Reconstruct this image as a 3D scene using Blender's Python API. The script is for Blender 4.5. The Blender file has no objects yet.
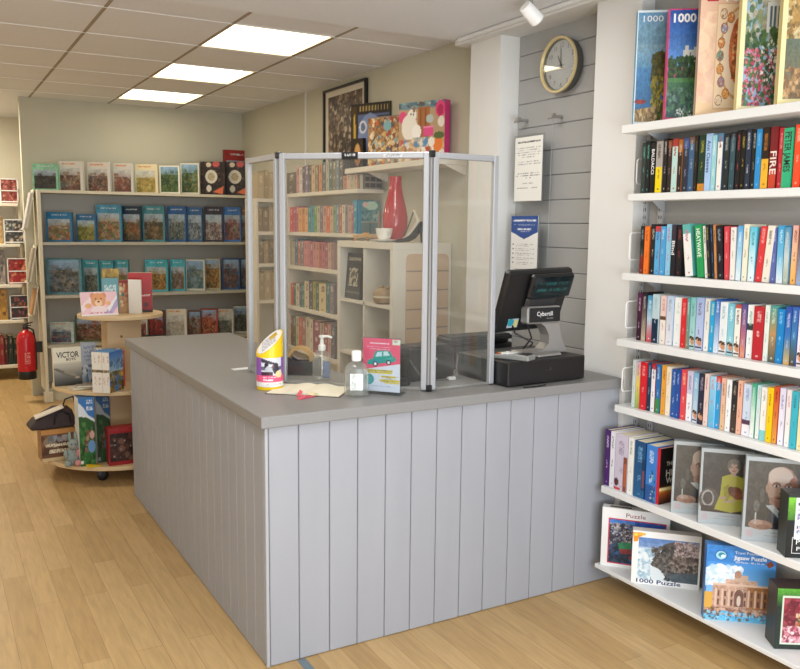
import bpy, math, random
import numpy as np
from mathutils import Matrix, Vector

C = bpy.context.scene.collection
PI = math.pi
R = math.radians

# ------------------------------------------------------------------ camera
CAM = np.array([-0.9817, -2.6597, 1.5712])
F, YAW, PITCH, ROLL = 832.138, -0.5168, -0.1295, 0.0103
_fw = np.array([math.sin(-YAW) * math.cos(PITCH), math.cos(YAW) * math.cos(PITCH), math.sin(PITCH)])
_rt = np.cross(_fw, [0, 0, 1]); _rt /= np.linalg.norm(_rt)
_up = np.cross(_rt, _fw)
RT = _rt * math.cos(ROLL) + _up * math.sin(ROLL)
UP = -_rt * math.sin(ROLL) + _up * math.cos(ROLL)

def at(u, v, X=None, Y=None, Z=None):
    """a photo measurement turned into a real point on a known plane of the room"""
    d = _fw + RT * (u - 400) / F - UP * (v - 334.5) / F
    i, val = (0, X) if X is not None else ((1, Y) if Y is not None else (2, Z))
    t = (val - CAM[i]) / d[i]
    return Vector((CAM + t * d).tolist())

cam = bpy.data.objects.new('camera', bpy.data.cameras.new('camera'))
C.objects.link(cam)
cam.matrix_world = Matrix(((RT[0], UP[0], -_fw[0], CAM[0]), (RT[1], UP[1], -_fw[1], CAM[1]),
                           (RT[2], UP[2], -_fw[2], CAM[2]), (0, 0, 0, 1)))
cam.data.sensor_width = 36
cam.data.lens = F / 800 * 36
cam.data.clip_start = 0.05
bpy.context.scene.camera = cam

# ------------------------------------------------------------------ colour and materials
def lin(c):
    return c / 12.92 if c <= 0.04045 else ((c + 0.055) / 1.055) ** 2.4

def hx(s):
    s = s.lstrip('#')
    return tuple(int(s[i:i + 2], 16) / 255 for i in (0, 2, 4))

def hl(s):
    return tuple(lin(c) for c in hx(s)) + (1,)

MATS = {}
def mat(name, col='ffffff', rough=0.5, metal=0.0, noise=0.0, nscale=30, bump=0.0, spec=0.5, stretch=None):
    if name in MATS: return MATS[name]
    m = bpy.data.materials.new(name); m.use_nodes = True
    nt = m.node_tree; b = nt.nodes['Principled BSDF']
    b.inputs['Base Color'].default_value = hl(col)
    b.inputs['Roughness'].default_value = rough
    b.inputs['Metallic'].default_value = metal
    b.inputs['Specular IOR Level'].default_value = spec
    tc = nt.nodes.new('ShaderNodeTexCoord'); n = nt.nodes.new('ShaderNodeTexNoise')
    n.inputs['Scale'].default_value = nscale; n.inputs['Detail'].default_value = 4
    src = tc.outputs['Object']
    if stretch:
        mp = nt.nodes.new('ShaderNodeMapping'); mp.inputs['Scale'].default_value = stretch
        nt.links.new(src, mp.inputs['Vector']); src = mp.outputs['Vector']
    nt.links.new(src, n.inputs['Vector'])
    r = nt.nodes.new('ShaderNodeMapRange')
    r.inputs['To Min'].default_value = 1 - noise; r.inputs['To Max'].default_value = 1 + noise * 0.6
    nt.links.new(n.outputs['Fac'], r.inputs['Value'])
    mx = nt.nodes.new('ShaderNodeMix'); mx.data_type = 'RGBA'; mx.blend_type = 'MULTIPLY'
    mx.inputs['Factor'].default_value = 1
    mx.inputs[6].default_value = hl(col)
    nt.links.new(r.outputs['Result'], mx.inputs[7])
    nt.links.new(mx.outputs[2], b.inputs['Base Color'])
    if bump:
        bp = nt.nodes.new('ShaderNodeBump'); bp.inputs['Strength'].default_value = bump; bp.inputs['Distance'].default_value = 0.01
        nt.links.new(n.outputs['Fac'], bp.inputs['Height']); nt.links.new(bp.outputs['Normal'], b.inputs['Normal'])
    MATS[name] = m
    return m

def colmat(hexcol, rough=0.45):
    return mat('paint_' + hexcol + '_%d' % int(rough * 100), hexcol, rough)

def vmat(name='printed_card', rough=0.35):
    if name in MATS: return MATS[name]
    m = bpy.data.materials.new(name); m.use_nodes = True
    nt = m.node_tree; b = nt.nodes['Principled BSDF']
    a = nt.nodes.new('ShaderNodeVertexColor'); a.layer_name = 'Col'
    nt.links.new(a.outputs['Color'], b.inputs['Base Color'])
    b.inputs['Roughness'].default_value = rough
    b.inputs['Specular IOR Level'].default_value = 0.35
    MATS[name] = m
    return m

def emat(name, col, strength):
    if name in MATS: return MATS[name]
    m = bpy.data.materials.new(name); m.use_nodes = True
    b = m.node_tree.nodes['Principled BSDF']
    b.inputs['Base Color'].default_value = hl(col)
    b.inputs['Emission Color'].default_value = hl(col)
    b.inputs['Emission Strength'].default_value = strength
    MATS[name] = m
    return m

def clear(name, tint='f4f6f4', gloss=0.5, haze=0.0, rough=0.04, base=0.02):
    if name in MATS: return MATS[name]
    m = bpy.data.materials.new(name); m.use_nodes = True
    nt = m.node_tree; nt.nodes.remove(nt.nodes['Principled BSDF'])
    out = nt.nodes['Material Output']
    tr = nt.nodes.new('ShaderNodeBsdfTransparent'); tr.inputs['Color'].default_value = hl(tint)
    gl = nt.nodes.new('ShaderNodeBsdfGlossy'); gl.inputs['Roughness'].default_value = rough
    lw = nt.nodes.new('ShaderNodeLayerWeight'); lw.inputs['Blend'].default_value = 0.25
    mr = nt.nodes.new('ShaderNodeMapRange'); mr.inputs['To Min'].default_value = base; mr.inputs['To Max'].default_value = gloss
    nt.links.new(lw.outputs['Facing'], mr.inputs['Value'])
    mx = nt.nodes.new('ShaderNodeMixShader'); nt.links.new(mr.outputs['Result'], mx.inputs['Fac'])
    nt.links.new(tr.outputs[0], mx.inputs[1]); nt.links.new(gl.outputs[0], mx.inputs[2])
    last = mx
    if haze:
        df = nt.nodes.new('ShaderNodeBsdfDiffuse'); df.inputs['Color'].default_value = (0.85, 0.84, 0.8, 1)
        tl = nt.nodes.new('ShaderNodeBsdfTranslucent'); tl.inputs['Color'].default_value = (0.85, 0.84, 0.8, 1)
        m1 = nt.nodes.new('ShaderNodeMixShader'); m1.inputs['Fac'].default_value = 0.4
        nt.links.new(df.outputs[0], m1.inputs[1]); nt.links.new(tl.outputs[0], m1.inputs[2])
        m2 = nt.nodes.new('ShaderNodeMixShader')
        tc = nt.nodes.new('ShaderNodeTexCoord'); wv = nt.nodes.new('ShaderNodeTexWave')
        wv.inputs['Scale'].default_value = 1.6; wv.inputs['Distortion'].default_value = 9; wv.inputs['Detail'].default_value = 3
        nt.links.new(tc.outputs['Object'], wv.inputs['Vector'])
        r2 = nt.nodes.new('ShaderNodeMapRange'); r2.inputs['From Min'].default_value = 0.3
        r2.inputs['To Min'].default_value = haze * 0.7; r2.inputs['To Max'].default_value = haze * 1.35
        nt.links.new(wv.outputs['Fac'], r2.inputs['Value']); nt.links.new(r2.outputs['Result'], m2.inputs['Fac'])
        nt.links.new(last.outputs[0], m2.inputs[1]); nt.links.new(m1.outputs[0], m2.inputs[2])
        last = m2
    nt.links.new(last.outputs[0], out.inputs['Surface'])
    MATS[name] = m
    return m

# ------------------------------------------------------------------ mesh builder
class MB:
    def __init__(s):
        s.v = []; s.f = []; s.mi = []
    def add(s, vs, fs, m=0, M=None):
        o = len(s.v)
        for p in vs:
            s.v.append(tuple(M @ Vector(p)) if M is not None else tuple(p))
        for f in fs:
            s.f.append(tuple(i + o for i in f)); s.mi.append(m)
        return s
    def box(s, x0, x1, y0, y1, z0, z1, m=0, M=None, ch=0.0):
        if ch <= 0:
            vs = [(x0, y0, z0), (x1, y0, z0), (x1, y1, z0), (x0, y1, z0), (x0, y0, z1), (x1, y0, z1), (x1, y1, z1), (x0, y1, z1)]
            fs = [(3, 2, 1, 0), (4, 5, 6, 7), (0, 1, 5, 4), (1, 2, 6, 5), (2, 3, 7, 6), (3, 0, 4, 7)]
            return s.add(vs, fs, m, M)
        c = ch
        def ring(x0, x1, y0, y1, z):
            return [(x0 + c, y0, z), (x1 - c, y0, z), (x1, y0 + c, z), (x1, y1 - c, z), (x1 - c, y1, z), (x0 + c, y1, z), (x0, y1 - c, z), (x0, y0 + c, z)]
        def ringi(z):
            return [(x0 + c, y0 + c, z), (x1 - c, y0 + c, z), (x1 - c, y0 + c, z), (x1 - c, y1 - c, z), (x1 - c, y1 - c, z), (x0 + c, y1 - c, z), (x0 + c, y1 - c, z), (x0 + c, y0 + c, z)]
        vs = ring(x0, x1, y0, y1, z0 + c) + ring(x0, x1, y0, y1, z1 - c)
        fs = [(i, (i + 1) % 8, 8 + (i + 1) % 8, 8 + i) for i in range(8)]
        b = [(x0 + c, y0 + c, z0), (x1 - c, y0 + c, z0), (x1 - c, y1 - c, z0), (x0 + c, y1 - c, z0)]
        t = [(p[0], p[1], z1) for p in b]
        vs += b + t
        for (o, q, flip) in ((0, 16, True), (8, 20, False)):
            fc = [(o + 0, o + 1, q + 1, q + 0), (o + 1, o + 2, q + 1), (o + 2, o + 3, q + 2, q + 1), (o + 3, o + 4, q + 2), (o + 4, o + 5, q + 3, q + 2), (o + 5, o + 6, q + 3), (o + 6, o + 7, q + 0, q + 3), (o + 7, o + 0, q + 0)]
            if flip: fc = [tuple(reversed(f)) for f in fc]
            fs += fc
        fs += [(19, 18, 17, 16), (20, 21, 22, 23)]
        return s.add(vs, fs, m, M)
    def prism(s, pts, d0, d1, axis='y', m=0, M=None):
        """polygon pts (a, b) extruded along axis from d0 to d1"""
        n = len(pts)
        def P(a, b, d):
            return {'y': (a, d, b), 'x': (d, a, b), 'z': (a, b, d)}[axis]
        area = sum(pts[i][0] * pts[(i + 1) % n][1] - pts[(i + 1) % n][0] * pts[i][1] for i in range(n))
        if (area > 0) == (axis == 'y'): pts = list(reversed(pts))
        vs = [P(a, b, d0) for a, b in pts] + [P(a, b, d1) for a, b in pts]
        fs = [tuple(range(n - 1, -1, -1)), tuple(range(n, 2 * n))] + [(i, (i + 1) % n, n + (i + 1) % n, n + i) for i in range(n)]
        return s.add(vs, fs, m, M)
    def lathe(s, prof, n=24, m=0, M=None, cap=True, sx=1, sy=1):
        vs = []; fs = []
        for (r, z) in prof:
            for k in range(n):
                a = 2 * PI * k / n; vs.append((r * math.cos(a) * sx, r * math.sin(a) * sy, z))
        for j in range(len(prof) - 1):
            for k in range(n):
                fs.append((j * n + k, j * n + (k + 1) % n, (j + 1) * n + (k + 1) % n, (j + 1) * n + k))
        if cap:
            fs.append(tuple(range(n - 1, -1, -1))); L = (len(prof) - 1) * n
            fs.append(tuple(range(L, L + n)))
        return s.add(vs, fs, m, M)
    def tube(s, pts, r, n=8, m=0, M=None, closed=False):
        pts = [Vector(p) for p in pts]; vs = []; fs = []; N = len(pts)
        rr = r if isinstance(r, (list, tuple)) else [r] * N
        ref = Vector((0.13, 0.27, 0.95))
        for i, p in enumerate(pts):
            if closed: t = pts[(i + 1) % N] - pts[i - 1]
            else: t = (pts[min(i + 1, N - 1)] - pts[max(i - 1, 0)])
            t.normalize(); a = t.cross(ref)
            if a.length < 1e-3: a = t.cross(Vector((1, 0, 0)))
            a.normalize(); b = t.cross(a)
            for k in range(n):
                an = 2 * PI * k / n; vs.append(tuple(p + (a * math.cos(an) + b * math.sin(an)) * rr[i]))
        for i in range(N if closed else N - 1):
            j = (i + 1) % N
            for k in range(n):
                fs.append((i * n + k, i * n + (k + 1) % n, j * n + (k + 1) % n, j * n + k))
        if not closed:
            fs.append(tuple(range(n - 1, -1, -1))); fs.append(tuple(range((N - 1) * n, N * n)))
        return s.add(vs, fs, m, M)
    def ball(s, c, rx, ry, rz, nu=14, nv=9, m=0, M=None):
        vs = [(c[0], c[1], c[2] - rz)]; fs = []
        for j in range(1, nv):
            t = -PI / 2 + PI * j / nv
            for k in range(nu):
                a = 2 * PI * k / nu
                vs.append((c[0] + rx * math.cos(t) * math.cos(a), c[1] + ry * math.cos(t) * math.sin(a), c[2] + rz * math.sin(t)))
        vs.append((c[0], c[1], c[2] + rz)); T = len(vs) - 1
        for k in range(nu):
            fs.append((0, 1 + (k + 1) % nu, 1 + k)); b = 1 + (nv - 2) * nu
            fs.append((b + k, b + (k + 1) % nu, T))
        for j in range(nv - 2):
            for k in range(nu):
                a = 1 + j * nu
                fs.append((a + k, a + (k + 1) % nu, a + nu + (k + 1) % nu, a + nu + k))
        return s.add(vs, fs, m, M)
    def build(s, name, mats, parent=None, loc=None, rot=None, smooth=False):
        me = bpy.data.meshes.new(name); me.from_pydata(s.v, [], s.f); me.update()
        if not isinstance(mats, (list, tuple)): mats = [mats]
        for m in mats: me.materials.append(m)
        me.polygons.foreach_set('material_index', s.mi)
        if smooth:
            me.polygons.foreach_set('use_smooth', [True] * len(me.polygons))
            me.set_sharp_from_angle(angle=R(38))
        o = bpy.data.objects.new(name, me); C.objects.link(o)
        if parent: o.parent = parent
        if loc is not None: o.location = loc
        if rot is not None: o.rotation_euler = rot
        return o

def tag(o, label, cat, group=None):
    o['label'] = label; o['category'] = cat
    if group: o['group'] = group
    return o

def struct(o):
    o['kind'] = 'structure'; return o

def thing(name, label, cat, loc=(0, 0, 0), rotz=0, group=None):
    o = bpy.data.objects.new(name, None); C.objects.link(o); o.empty_display_size = 0.05
    o.location = loc; o.rotation_euler = (0, 0, rotz)
    return tag(o, label, cat, group)

TXT = {}
def text(name, body, size, m, parent, pos, tx=(1, 0, 0), ty=(0, 0, 1), width=None, bold=0.0, extrude=0.0003, label=None):
    """real letters: pos is the centre of the line, tx its reading direction, ty the letters' up"""
    key = (body, round(bold, 4))
    if key not in TXT:
        cu = bpy.data.curves.new('t', 'FONT'); cu.body = body; cu.size = 1; cu.align_x = 'CENTER'; cu.align_y = 'CENTER'
        cu.resolution_u = 2; cu.offset = bold
        ob = bpy.data.objects.new('t', cu); C.objects.link(ob)
        bpy.context.view_layer.update()
        me = bpy.data.meshes.new_from_object(ob.evaluated_get(bpy.context.evaluated_depsgraph_get()))
        n = len(me.vertices); co = np.empty(n * 3); me.vertices.foreach_get('co', co); co = co.reshape(-1, 3)
        TXT[key] = (co, [tuple(p.vertices) for p in me.polygons])
        bpy.data.objects.remove(ob); bpy.data.curves.remove(cu); bpy.data.meshes.remove(me)
    co, fs = TXT[key]
    w = co[:, 0].max() - co[:, 0].min()
    sx = size if width is None else width / w
    tx = Vector(tx); ty = Vector(ty); pos = Vector(pos)
    mb = MB()
    mb.add([tuple(pos + tx * (p[0] * sx) + ty * (p[1] * size)) for p in co], fs)
    o = mb.build(name, m, parent)
    if label: o['label'] = label
    return o

# ------------------------------------------------------------------ painted card (colours computed per vertex)
class Cv:
    def __init__(s, w, h, col='ffffff'):
        s.w, s.h = w, h
        s.a = np.empty((h, w, 3)); s.a[:] = hx(col)
        s.U, s.V = np.meshgrid((np.arange(w) + 0.5) / w, (np.arange(h) + 0.5) / h)
    def rect(s, u0, v0, u1, v1, c):
        s.a[(s.U >= u0) & (s.U <= u1) & (s.V >= v0) & (s.V <= v1)] = hx(c); return s
    def grad(s, u0, v0, u1, v1, c0, c1, horiz=False):
        k = (s.U >= u0) & (s.U <= u1) & (s.V >= v0) & (s.V <= v1)
        t = ((s.U - u0) / (u1 - u0) if horiz else (s.V - v0) / (v1 - v0))[k][:, None]
        s.a[k] = np.array(hx(c0)) * (1 - t) + np.array(hx(c1)) * t; return s
    def ell(s, cu, cv, ru, rv, c, rot=0.0, al=1.0):
        du, dv = s.U - cu, s.V - cv
        if rot:
            q = s.h / s.w; dv2 = dv * q
            du, dv = du * math.cos(rot) + dv2 * math.sin(rot), (-du * math.sin(rot) + dv2 * math.cos(rot)) / q
        k = (du / ru) ** 2 + (dv / rv) ** 2 <= 1
        s.a[k] = s.a[k] * (1 - al) + np.array(hx(c)) * al; return s
    def poly(s, pts, c):
        k = np.zeros(s.U.shape, bool); n = len(pts)
        for i in range(n):
            (x0, y0), (x1, y1) = pts[i], pts[(i + 1) % n]
            if y0 == y1: continue
            cr = ((s.V < y0) != (s.V < y1)) & (s.U < (x1 - x0) * (s.V - y0) / (y1 - y0) + x0)
            k ^= cr
        s.a[k] = hx(c); return s
    k = 1
    def blobs(s, u0, v0, u1, v1, pal, n, r0, r1, seed=1, al=0.82):
        g = random.Random(seed)
        if s.k > 1: n, r0, r1 = int(n * 2.4), r0 * .55, r1 * .68
        keep = s.a.copy()
        for _ in range(n):
            r = g.uniform(r0, r1)
            s.ell(g.uniform(u0, u1), g.uniform(v0, v1), r, r * g.uniform(0.5, 1.4) * s.w / s.h, g.choice(pal), g.uniform(0, 3), al)
        q = getattr(s, 'fr', None) or (u0, v0, u1, v1)      # ragged edges inside the picture's own frame
        k = (s.U >= q[0]) & (s.U <= q[2]) & (s.V >= q[1]) & (s.V <= q[3])
        keep[k] = s.a[k]; s.a = keep
        return s
    def noise(s, amt, seed=1):
        g = np.random.RandomState(seed); s.a = np.clip(s.a + g.uniform(-amt, amt, (s.h, s.w, 1)), 0, 1); return s
    def glyphs(s, u0, v0, u1, v1, c, seed=1, dens=0.6, rows=1):
        """unreadably small print: rows of ragged marks"""
        g = np.random.RandomState(seed)
        m = g.uniform(0, 1, (s.h, s.w)) < dens
        k = (s.U >= u0) & (s.U <= u1) & (s.V >= v0) & (s.V <= v1)
        band = ((s.V - v0) / (v1 - v0) * rows) % 1.0 < 0.62
        k = k & m & band
        s.a[k] = hx(c); return s

def soft_noise(h, w, cell, seed):
    g = np.random.RandomState(seed); gh, gw = h // cell + 2, w // cell + 2
    n = g.uniform(-1, 1, (gh, gw)); yy_, xx = np.arange(h) / cell, np.arange(w) / cell
    yi, xi = yy_.astype(int), xx.astype(int); fy, fx = (yy_ - yi)[:, None], (xx - xi)[None, :]
    return (n[yi][:, xi] * (1 - fy) * (1 - fx) + n[yi + 1][:, xi] * fy * (1 - fx) + n[yi][:, xi + 1] * (1 - fy) * fx + n[yi + 1][:, xi + 1] * fy * fx)

def pic_mesh(cv, x0, x1, z0, z1, y=0.0):
    w, h = cv.w, cv.h
    if cv.k > 1:            # printed grain so that flat tints read as photographs
        m = cv.a.max(2) < .8
        n = soft_noise(h, w, 2, 3) * .09 + soft_noise(h, w, 6, 4) * .09
        cv.a = np.where(m[:, :, None], np.clip(cv.a * (1 + n[:, :, None]), 0, 1), cv.a)
    X, Z = np.meshgrid(np.linspace(x0, x1, w), np.linspace(z1, z0, h))
    co = np.stack([X, np.full_like(X, y), Z], -1).reshape(-1, 3)
    i = np.arange(w * h).reshape(h, w)
    q = np.stack([i[1:, :-1], i[1:, 1:], i[:-1, 1:], i[:-1, :-1]], -1).reshape(-1, 4)
    me = bpy.data.meshes.new('printed')
    me.vertices.add(w * h); me.vertices.foreach_set('co', co.ravel())
    n = len(q); me.loops.add(n * 4); me.loops.foreach_set('vertex_index', q.ravel())
    me.polygons.add(n); me.polygons.foreach_set('loop_start', np.arange(n) * 4); me.polygons.foreach_set('loop_total', np.full(n, 4))
    me.update(calc_edges=True)
    at_ = me.color_attributes.new('Col', 'FLOAT_COLOR', 'POINT')
    c = cv.a.reshape(-1, 3); l = np.where(c <= 0.04045, c / 12.92, ((c + 0.055) / 1.055) ** 2.4)
    at_.data.foreach_set('color', np.concatenate([l, np.ones((len(l), 1))], 1).ravel())
    return me

def pic(name, cv, x0, x1, z0, z1, parent, y=-0.0008, m=None, label=None):
    me = pic_mesh(cv, x0, x1, z0, z1, y); me.name = name
    me.materials.append(m or vmat())
    o = bpy.data.objects.new(name, me); C.objects.link(o); o.parent = parent
    if label: o['label'] = label
    return o

def CvH(w, h, col='ffffff'):
    c = Cv(int(w * 1.9), int(h * 1.9), col); c.k = 2; c.fr = None
    return c

ORD = ['first', 'second', 'third', 'fourth', 'fifth', 'sixth', 'seventh', 'eighth', 'ninth', 'tenth', 'eleventh', 'twelfth', 'thirteenth', 'fourteenth',
       'fifteenth', 'sixteenth', 'seventeenth', 'eighteenth', 'nineteenth', 'twentieth'] + ['twenty-' + x for x in
       ('first', 'second', 'third', 'fourth', 'fifth', 'sixth', 'seventh', 'eighth', 'ninth')] + ['thirtieth', 'thirty-first', 'thirty-second', 'thirty-third']

# ------------------------------------------------------------------ base materials
M_wall = mat('wall_paint', 'dddcd8', 0.8, noise=0.03, nscale=3)
M_wallb = mat('wall_paint_back', 'c3c0ae', 0.85, noise=0.03, nscale=2)
M_white = mat('white_gloss', 'e4e5e4', 0.4, noise=0.02, nscale=8)
M_ceil = mat('ceiling_tile', 'e6e7e9', 0.9, noise=0.05, nscale=60, bump=0.05)
M_bar = mat('ceiling_bar', 'eceae6', 0.6)
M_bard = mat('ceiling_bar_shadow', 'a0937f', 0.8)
M_slat = mat('grey_boarding', 'a3a3a1', 0.6, noise=0.04, nscale=5)
M_clad = mat('grey_painted_boards', 'a0a3aa', 0.5, noise=0.09, nscale=7, stretch=(1, 1, 0.15))
M_cladd = mat('groove_shadow', '85888d', 0.8)
M_trim = mat('pale_corner_strip', 'abaeb3', 0.45)
M_top = mat('worktop_laminate', '8b8a89', 0.42, noise=0.3, nscale=230)
M_shelf = mat('white_shelf', 'e9eae8', 0.35, noise=0.015, nscale=4)
M_grey = mat('grey_back_panel', '9e9c98', 0.6, noise=0.02, nscale=4)
M_steel = mat('slotted_steel', 'b9bcc0', 0.4, 0.3)
M_wire = mat('white_wire', 'f0f0ee', 0.35)
M_alu = mat('aluminium', 'b9bbbf', 0.38, 0.45, noise=0.05, nscale=14, stretch=(1, 1, 0.1))
M_black = mat('black_plastic', '161617', 0.42, noise=0.1, nscale=60)
M_blackm = mat('black_metal', '1d1c1c', 0.36, noise=0.08, nscale=90)
M_dgrey = mat('dark_grey_plastic', '2e2e30', 0.45)
M_silver = mat('silver_plastic', '9c9a96', 0.35, 0.35)
M_birch = mat('birch_ply', 'd4ba90', 0.5, noise=0.12, nscale=9, stretch=(1, 1, 6))
M_ply = mat('tan_board', 'c4a982', 0.55, noise=0.08, nscale=6)
M_cream = mat('cream_unit', 'dcd6c8', 0.55, noise=0.02, nscale=4)
M_page = mat('page_edges', 'e6dcc2', 0.8, noise=0.06, nscale=200)
M_wht = mat('plain_white', 'f2f2f0', 0.45)
M_persp = clear('perspex', 'fcfcfa', gloss=0.22, haze=0.03, rough=0.03, base=0.015)
M_clear = clear('clear_plastic', 'fafcfb', gloss=0.4, haze=0.16, rough=0.08, base=0.07)
M_gel = clear('clear_gel', 'f2f6f4', gloss=0.2, haze=0.12, rough=0.1, base=0.02)

# floor: oak-look boards running into the room
def floor_mat():
    m = bpy.data.materials.new('oak_vinyl_boards'); m.use_nodes = True
    nt = m.node_tree; b = nt.nodes['Principled BSDF']
    tc = nt.nodes.new('ShaderNodeTexCoord'); mp = nt.nodes.new('ShaderNodeMapping'); mp.inputs['Rotation'].default_value = (0, 0, PI / 2)
    nt.links.new(tc.outputs['Object'], mp.inputs['Vector'])
    br = nt.nodes.new('ShaderNodeTexBrick')
    br.inputs['Scale'].default_value = 1; br.inputs['Brick Width'].default_value = 0.92; br.inputs['Row Height'].default_value = 0.096
    br.inputs['Mortar Size'].default_value = 0.0012; br.inputs['Mortar Smooth'].default_value = 0.5; br.inputs['Bias'].default_value = 0
    br.inputs['Color1'].default_value = hl('b79562'); br.inputs['Color2'].default_value = hl('caa976'); br.inputs['Mortar'].default_value = hl('9a7a50')
    br.offset = 0.37
    nt.links.new(mp.outputs['Vector'], br.inputs['Vector'])
    n = nt.nodes.new('ShaderNodeTexNoise'); n.inputs['Scale'].default_value = 6; n.inputs['Detail'].default_value = 6; n.inputs['Distortion'].default_value = 0.6
    m2 = nt.nodes.new('ShaderNodeMapping'); m2.inputs['Scale'].default_value = (9, 0.9, 1)
    nt.links.new(tc.outputs['Object'], m2.inputs['Vector']); nt.links.new(m2.outputs['Vector'], n.inputs['Vector'])
    r = nt.nodes.new('ShaderNodeMapRange'); r.inputs['From Min'].default_value = 0.3; r.inputs['From Max'].default_value = 0.7
    r.inputs['To Min'].default_value = 0.86; r.inputs['To Max'].default_value = 1.07
    nt.links.new(n.outputs['Fac'], r.inputs['Value'])
    mx = nt.nodes.new('ShaderNodeMix'); mx.data_type = 'RGBA'; mx.blend_type = 'MULTIPLY'; mx.inputs['Factor'].default_value = 1
    nt.links.new(br.outputs['Color'], mx.inputs[6]); nt.links.new(r.outputs['Result'], mx.inputs[7])
    nt.links.new(mx.outputs[2], b.inputs['Base Color'])
    b.inputs['Roughness'].default_value = 0.42; b.inputs['Specular IOR Level'].default_value = 0.4
    return m

# ------------------------------------------------------------------ the room
ZT, ZN, YN = 2.66, 2.585, 1.33          # tiled ceiling, lower front ceiling, where the step is
XR, XW, XA, XS = 1.8175, 1.648, 1.77, 1.722
XL, YF, YB, YE = -3.2, -3.7, 5.481, 7.3
struct(MB().add([(XL, YF, 0), (2.3, YF, 0), (2.3, YE, 0), (XL, YE, 0)], [(0, 1, 2, 3)]).build('floor', floor_mat()))

# ceiling with three recessed light openings
LX0, LX1 = 0.552, 1.148
LY = [(1.915, 2.57), (3.23, 3.845), (4.50, 5.10)]
mb = MB()
def cq(x0, x1, y0, y1, z=ZT):
    mb.add([(x0, y0, z), (x0, y1, z), (x1, y1, z), (x1, y0, z)], [(0, 1, 2, 3)])
cq(XL, LX0, YN, YE); cq(LX1, 2.0, YN, YE)
ys = [YN] + [y for p in LY for y in p] + [YE]
for i in range(0, len(ys), 2): cq(LX0, LX1, ys[i], ys[i + 1])
for (a, b) in LY:
    mb.box(LX0 - .01, LX0, a, b, ZT, ZT + .09); mb.box(LX1, LX1 + .01, a, b, ZT, ZT + .09)
    mb.box(LX0, LX1, a - .01, a, ZT, ZT + .09); mb.box(LX0, LX1, b, b + .01, ZT, ZT + .09)
mb.box(XL, 2.3, YF, YN, ZN, ZN + .2)
mb.box(XL, 2.3, YF, YE, ZT + .1, ZT + .12)
struct(mb.build('ceiling', M_ceil))
# T bars of the tile grid
mb = MB()
yy = YN + .0
gy = [1.915, 2.57, 3.2, 3.855, 4.49, 5.11]
for y in gy:
    mb.box(XL, LX0, y - .007, y + .007, ZT - .004, ZT - .0005)
    mb.box(LX1, XR, y - .007, y + .007, ZT - .004, ZT - .0005)
for y in (1.895, 2.585, 3.215, 3.86, 4.485, 5.115):
    mb.box(LX0, LX1, y - .006, y + .006, ZT - .004, ZT - .0005)
struct(mb.build('trim_1', M_bar))
mb = MB()
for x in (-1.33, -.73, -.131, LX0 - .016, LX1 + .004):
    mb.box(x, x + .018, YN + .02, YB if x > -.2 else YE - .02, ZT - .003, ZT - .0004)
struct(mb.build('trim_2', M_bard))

# walls
struct(MB().box(-.205, 2.0, YB, YB + .1, 0, ZT + .05).build('wall_back', M_wallb))
struct(MB().box(XR, XR + .12, 1.20, YB, 0, ZT + .05).build('wall_right', M_wallb))
struct(MB().box(XW, XR + .12, .951, 1.22, 0, ZT - .05).build('wall_column', M_wall))
struct(MB().box(XW, XR + .12, -.029, .238, 0, ZT - .05).build('wall_pier', M_wall))
struct(MB().box(XS, XS + .1, YF, -.029, 0, ZT - .05).build('wall_shelving', M_grey))
struct(MB().box(XL, XL + .1, YF, YE, 0, ZT + .05).build('wall_left', M_wall))
struct(MB().box(XL, 2.0, YE - .1, YE, 0, ZT + .05).build('wall_far', mat('far_wall', 'efe8d2', 0.8)))
struct(MB().box(2.0, 2.1, YB, YE, 0, ZT + .05).build('wall_passage', M_wall))
mb = MB()                                  # shop front: wall with a big opening
mb.box(XL, -1.9, YF, YF + .1, 0, ZT); mb.box(1.55, 2.0, YF, YF + .1, 0, ZT)
mb.box(-1.9, 1.55, YF, YF + .1, 0, .42); mb.box(-1.9, 1.55, YF, YF + .1, 2.42, ZT)
struct(mb.build('wall_front', M_wall))
mb = MB()
for x in (-1.9, -.2, 1.5): mb.box(x, x + .05, YF + .02, YF + .1, .42, 2.42)
mb.box(-1.9, 1.55, YF + .02, YF + .1, .42, .48); mb.box(-1.9, 1.55, YF + .02, YF + .1, 2.36, 2.42)
struct(mb.build('window_1', M_white))

# grey boarded alcove: wide boards with shadow gaps
mb = MB()
zs = [0.02]
edges = [2.57, 2.453, 2.329, 2.207, 2.082, 1.957, 1.833, 1.709, 1.592, 1.472, 1.35, 1.228, 1.106, .984, .86]
for a, b in zip(edges[1:], edges[:-1]):
    mb.box(XA, XA + .02, .239, .95, a + .0016, b - .0016, ch=.0025)
mb.box(XA + .006, XA + .05, .239, .95, .5, 2.6, m=1)
struct(mb.build('wall_alcove', [M_slat, M_cladd]))
# soffit beam over column and alcove
struct(MB().box(1.60, 2.0, YF + .2, YN - .02, 2.552, ZN - .001, ch=.004).build('trim_3', M_wall))
mb = MB(); mb.tube([(1.588, -1.5, ZN - .012), (1.588, 1.25, ZN - .012)], .011, 8)
struct(mb.build('trim_4', M_white))
# thin cable cover on the right wall
struct(MB().box(XR - .008, XR - .0005, 3.865, 3.89, 1.9, ZT - .005).build('trim_5', M_wall))

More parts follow.
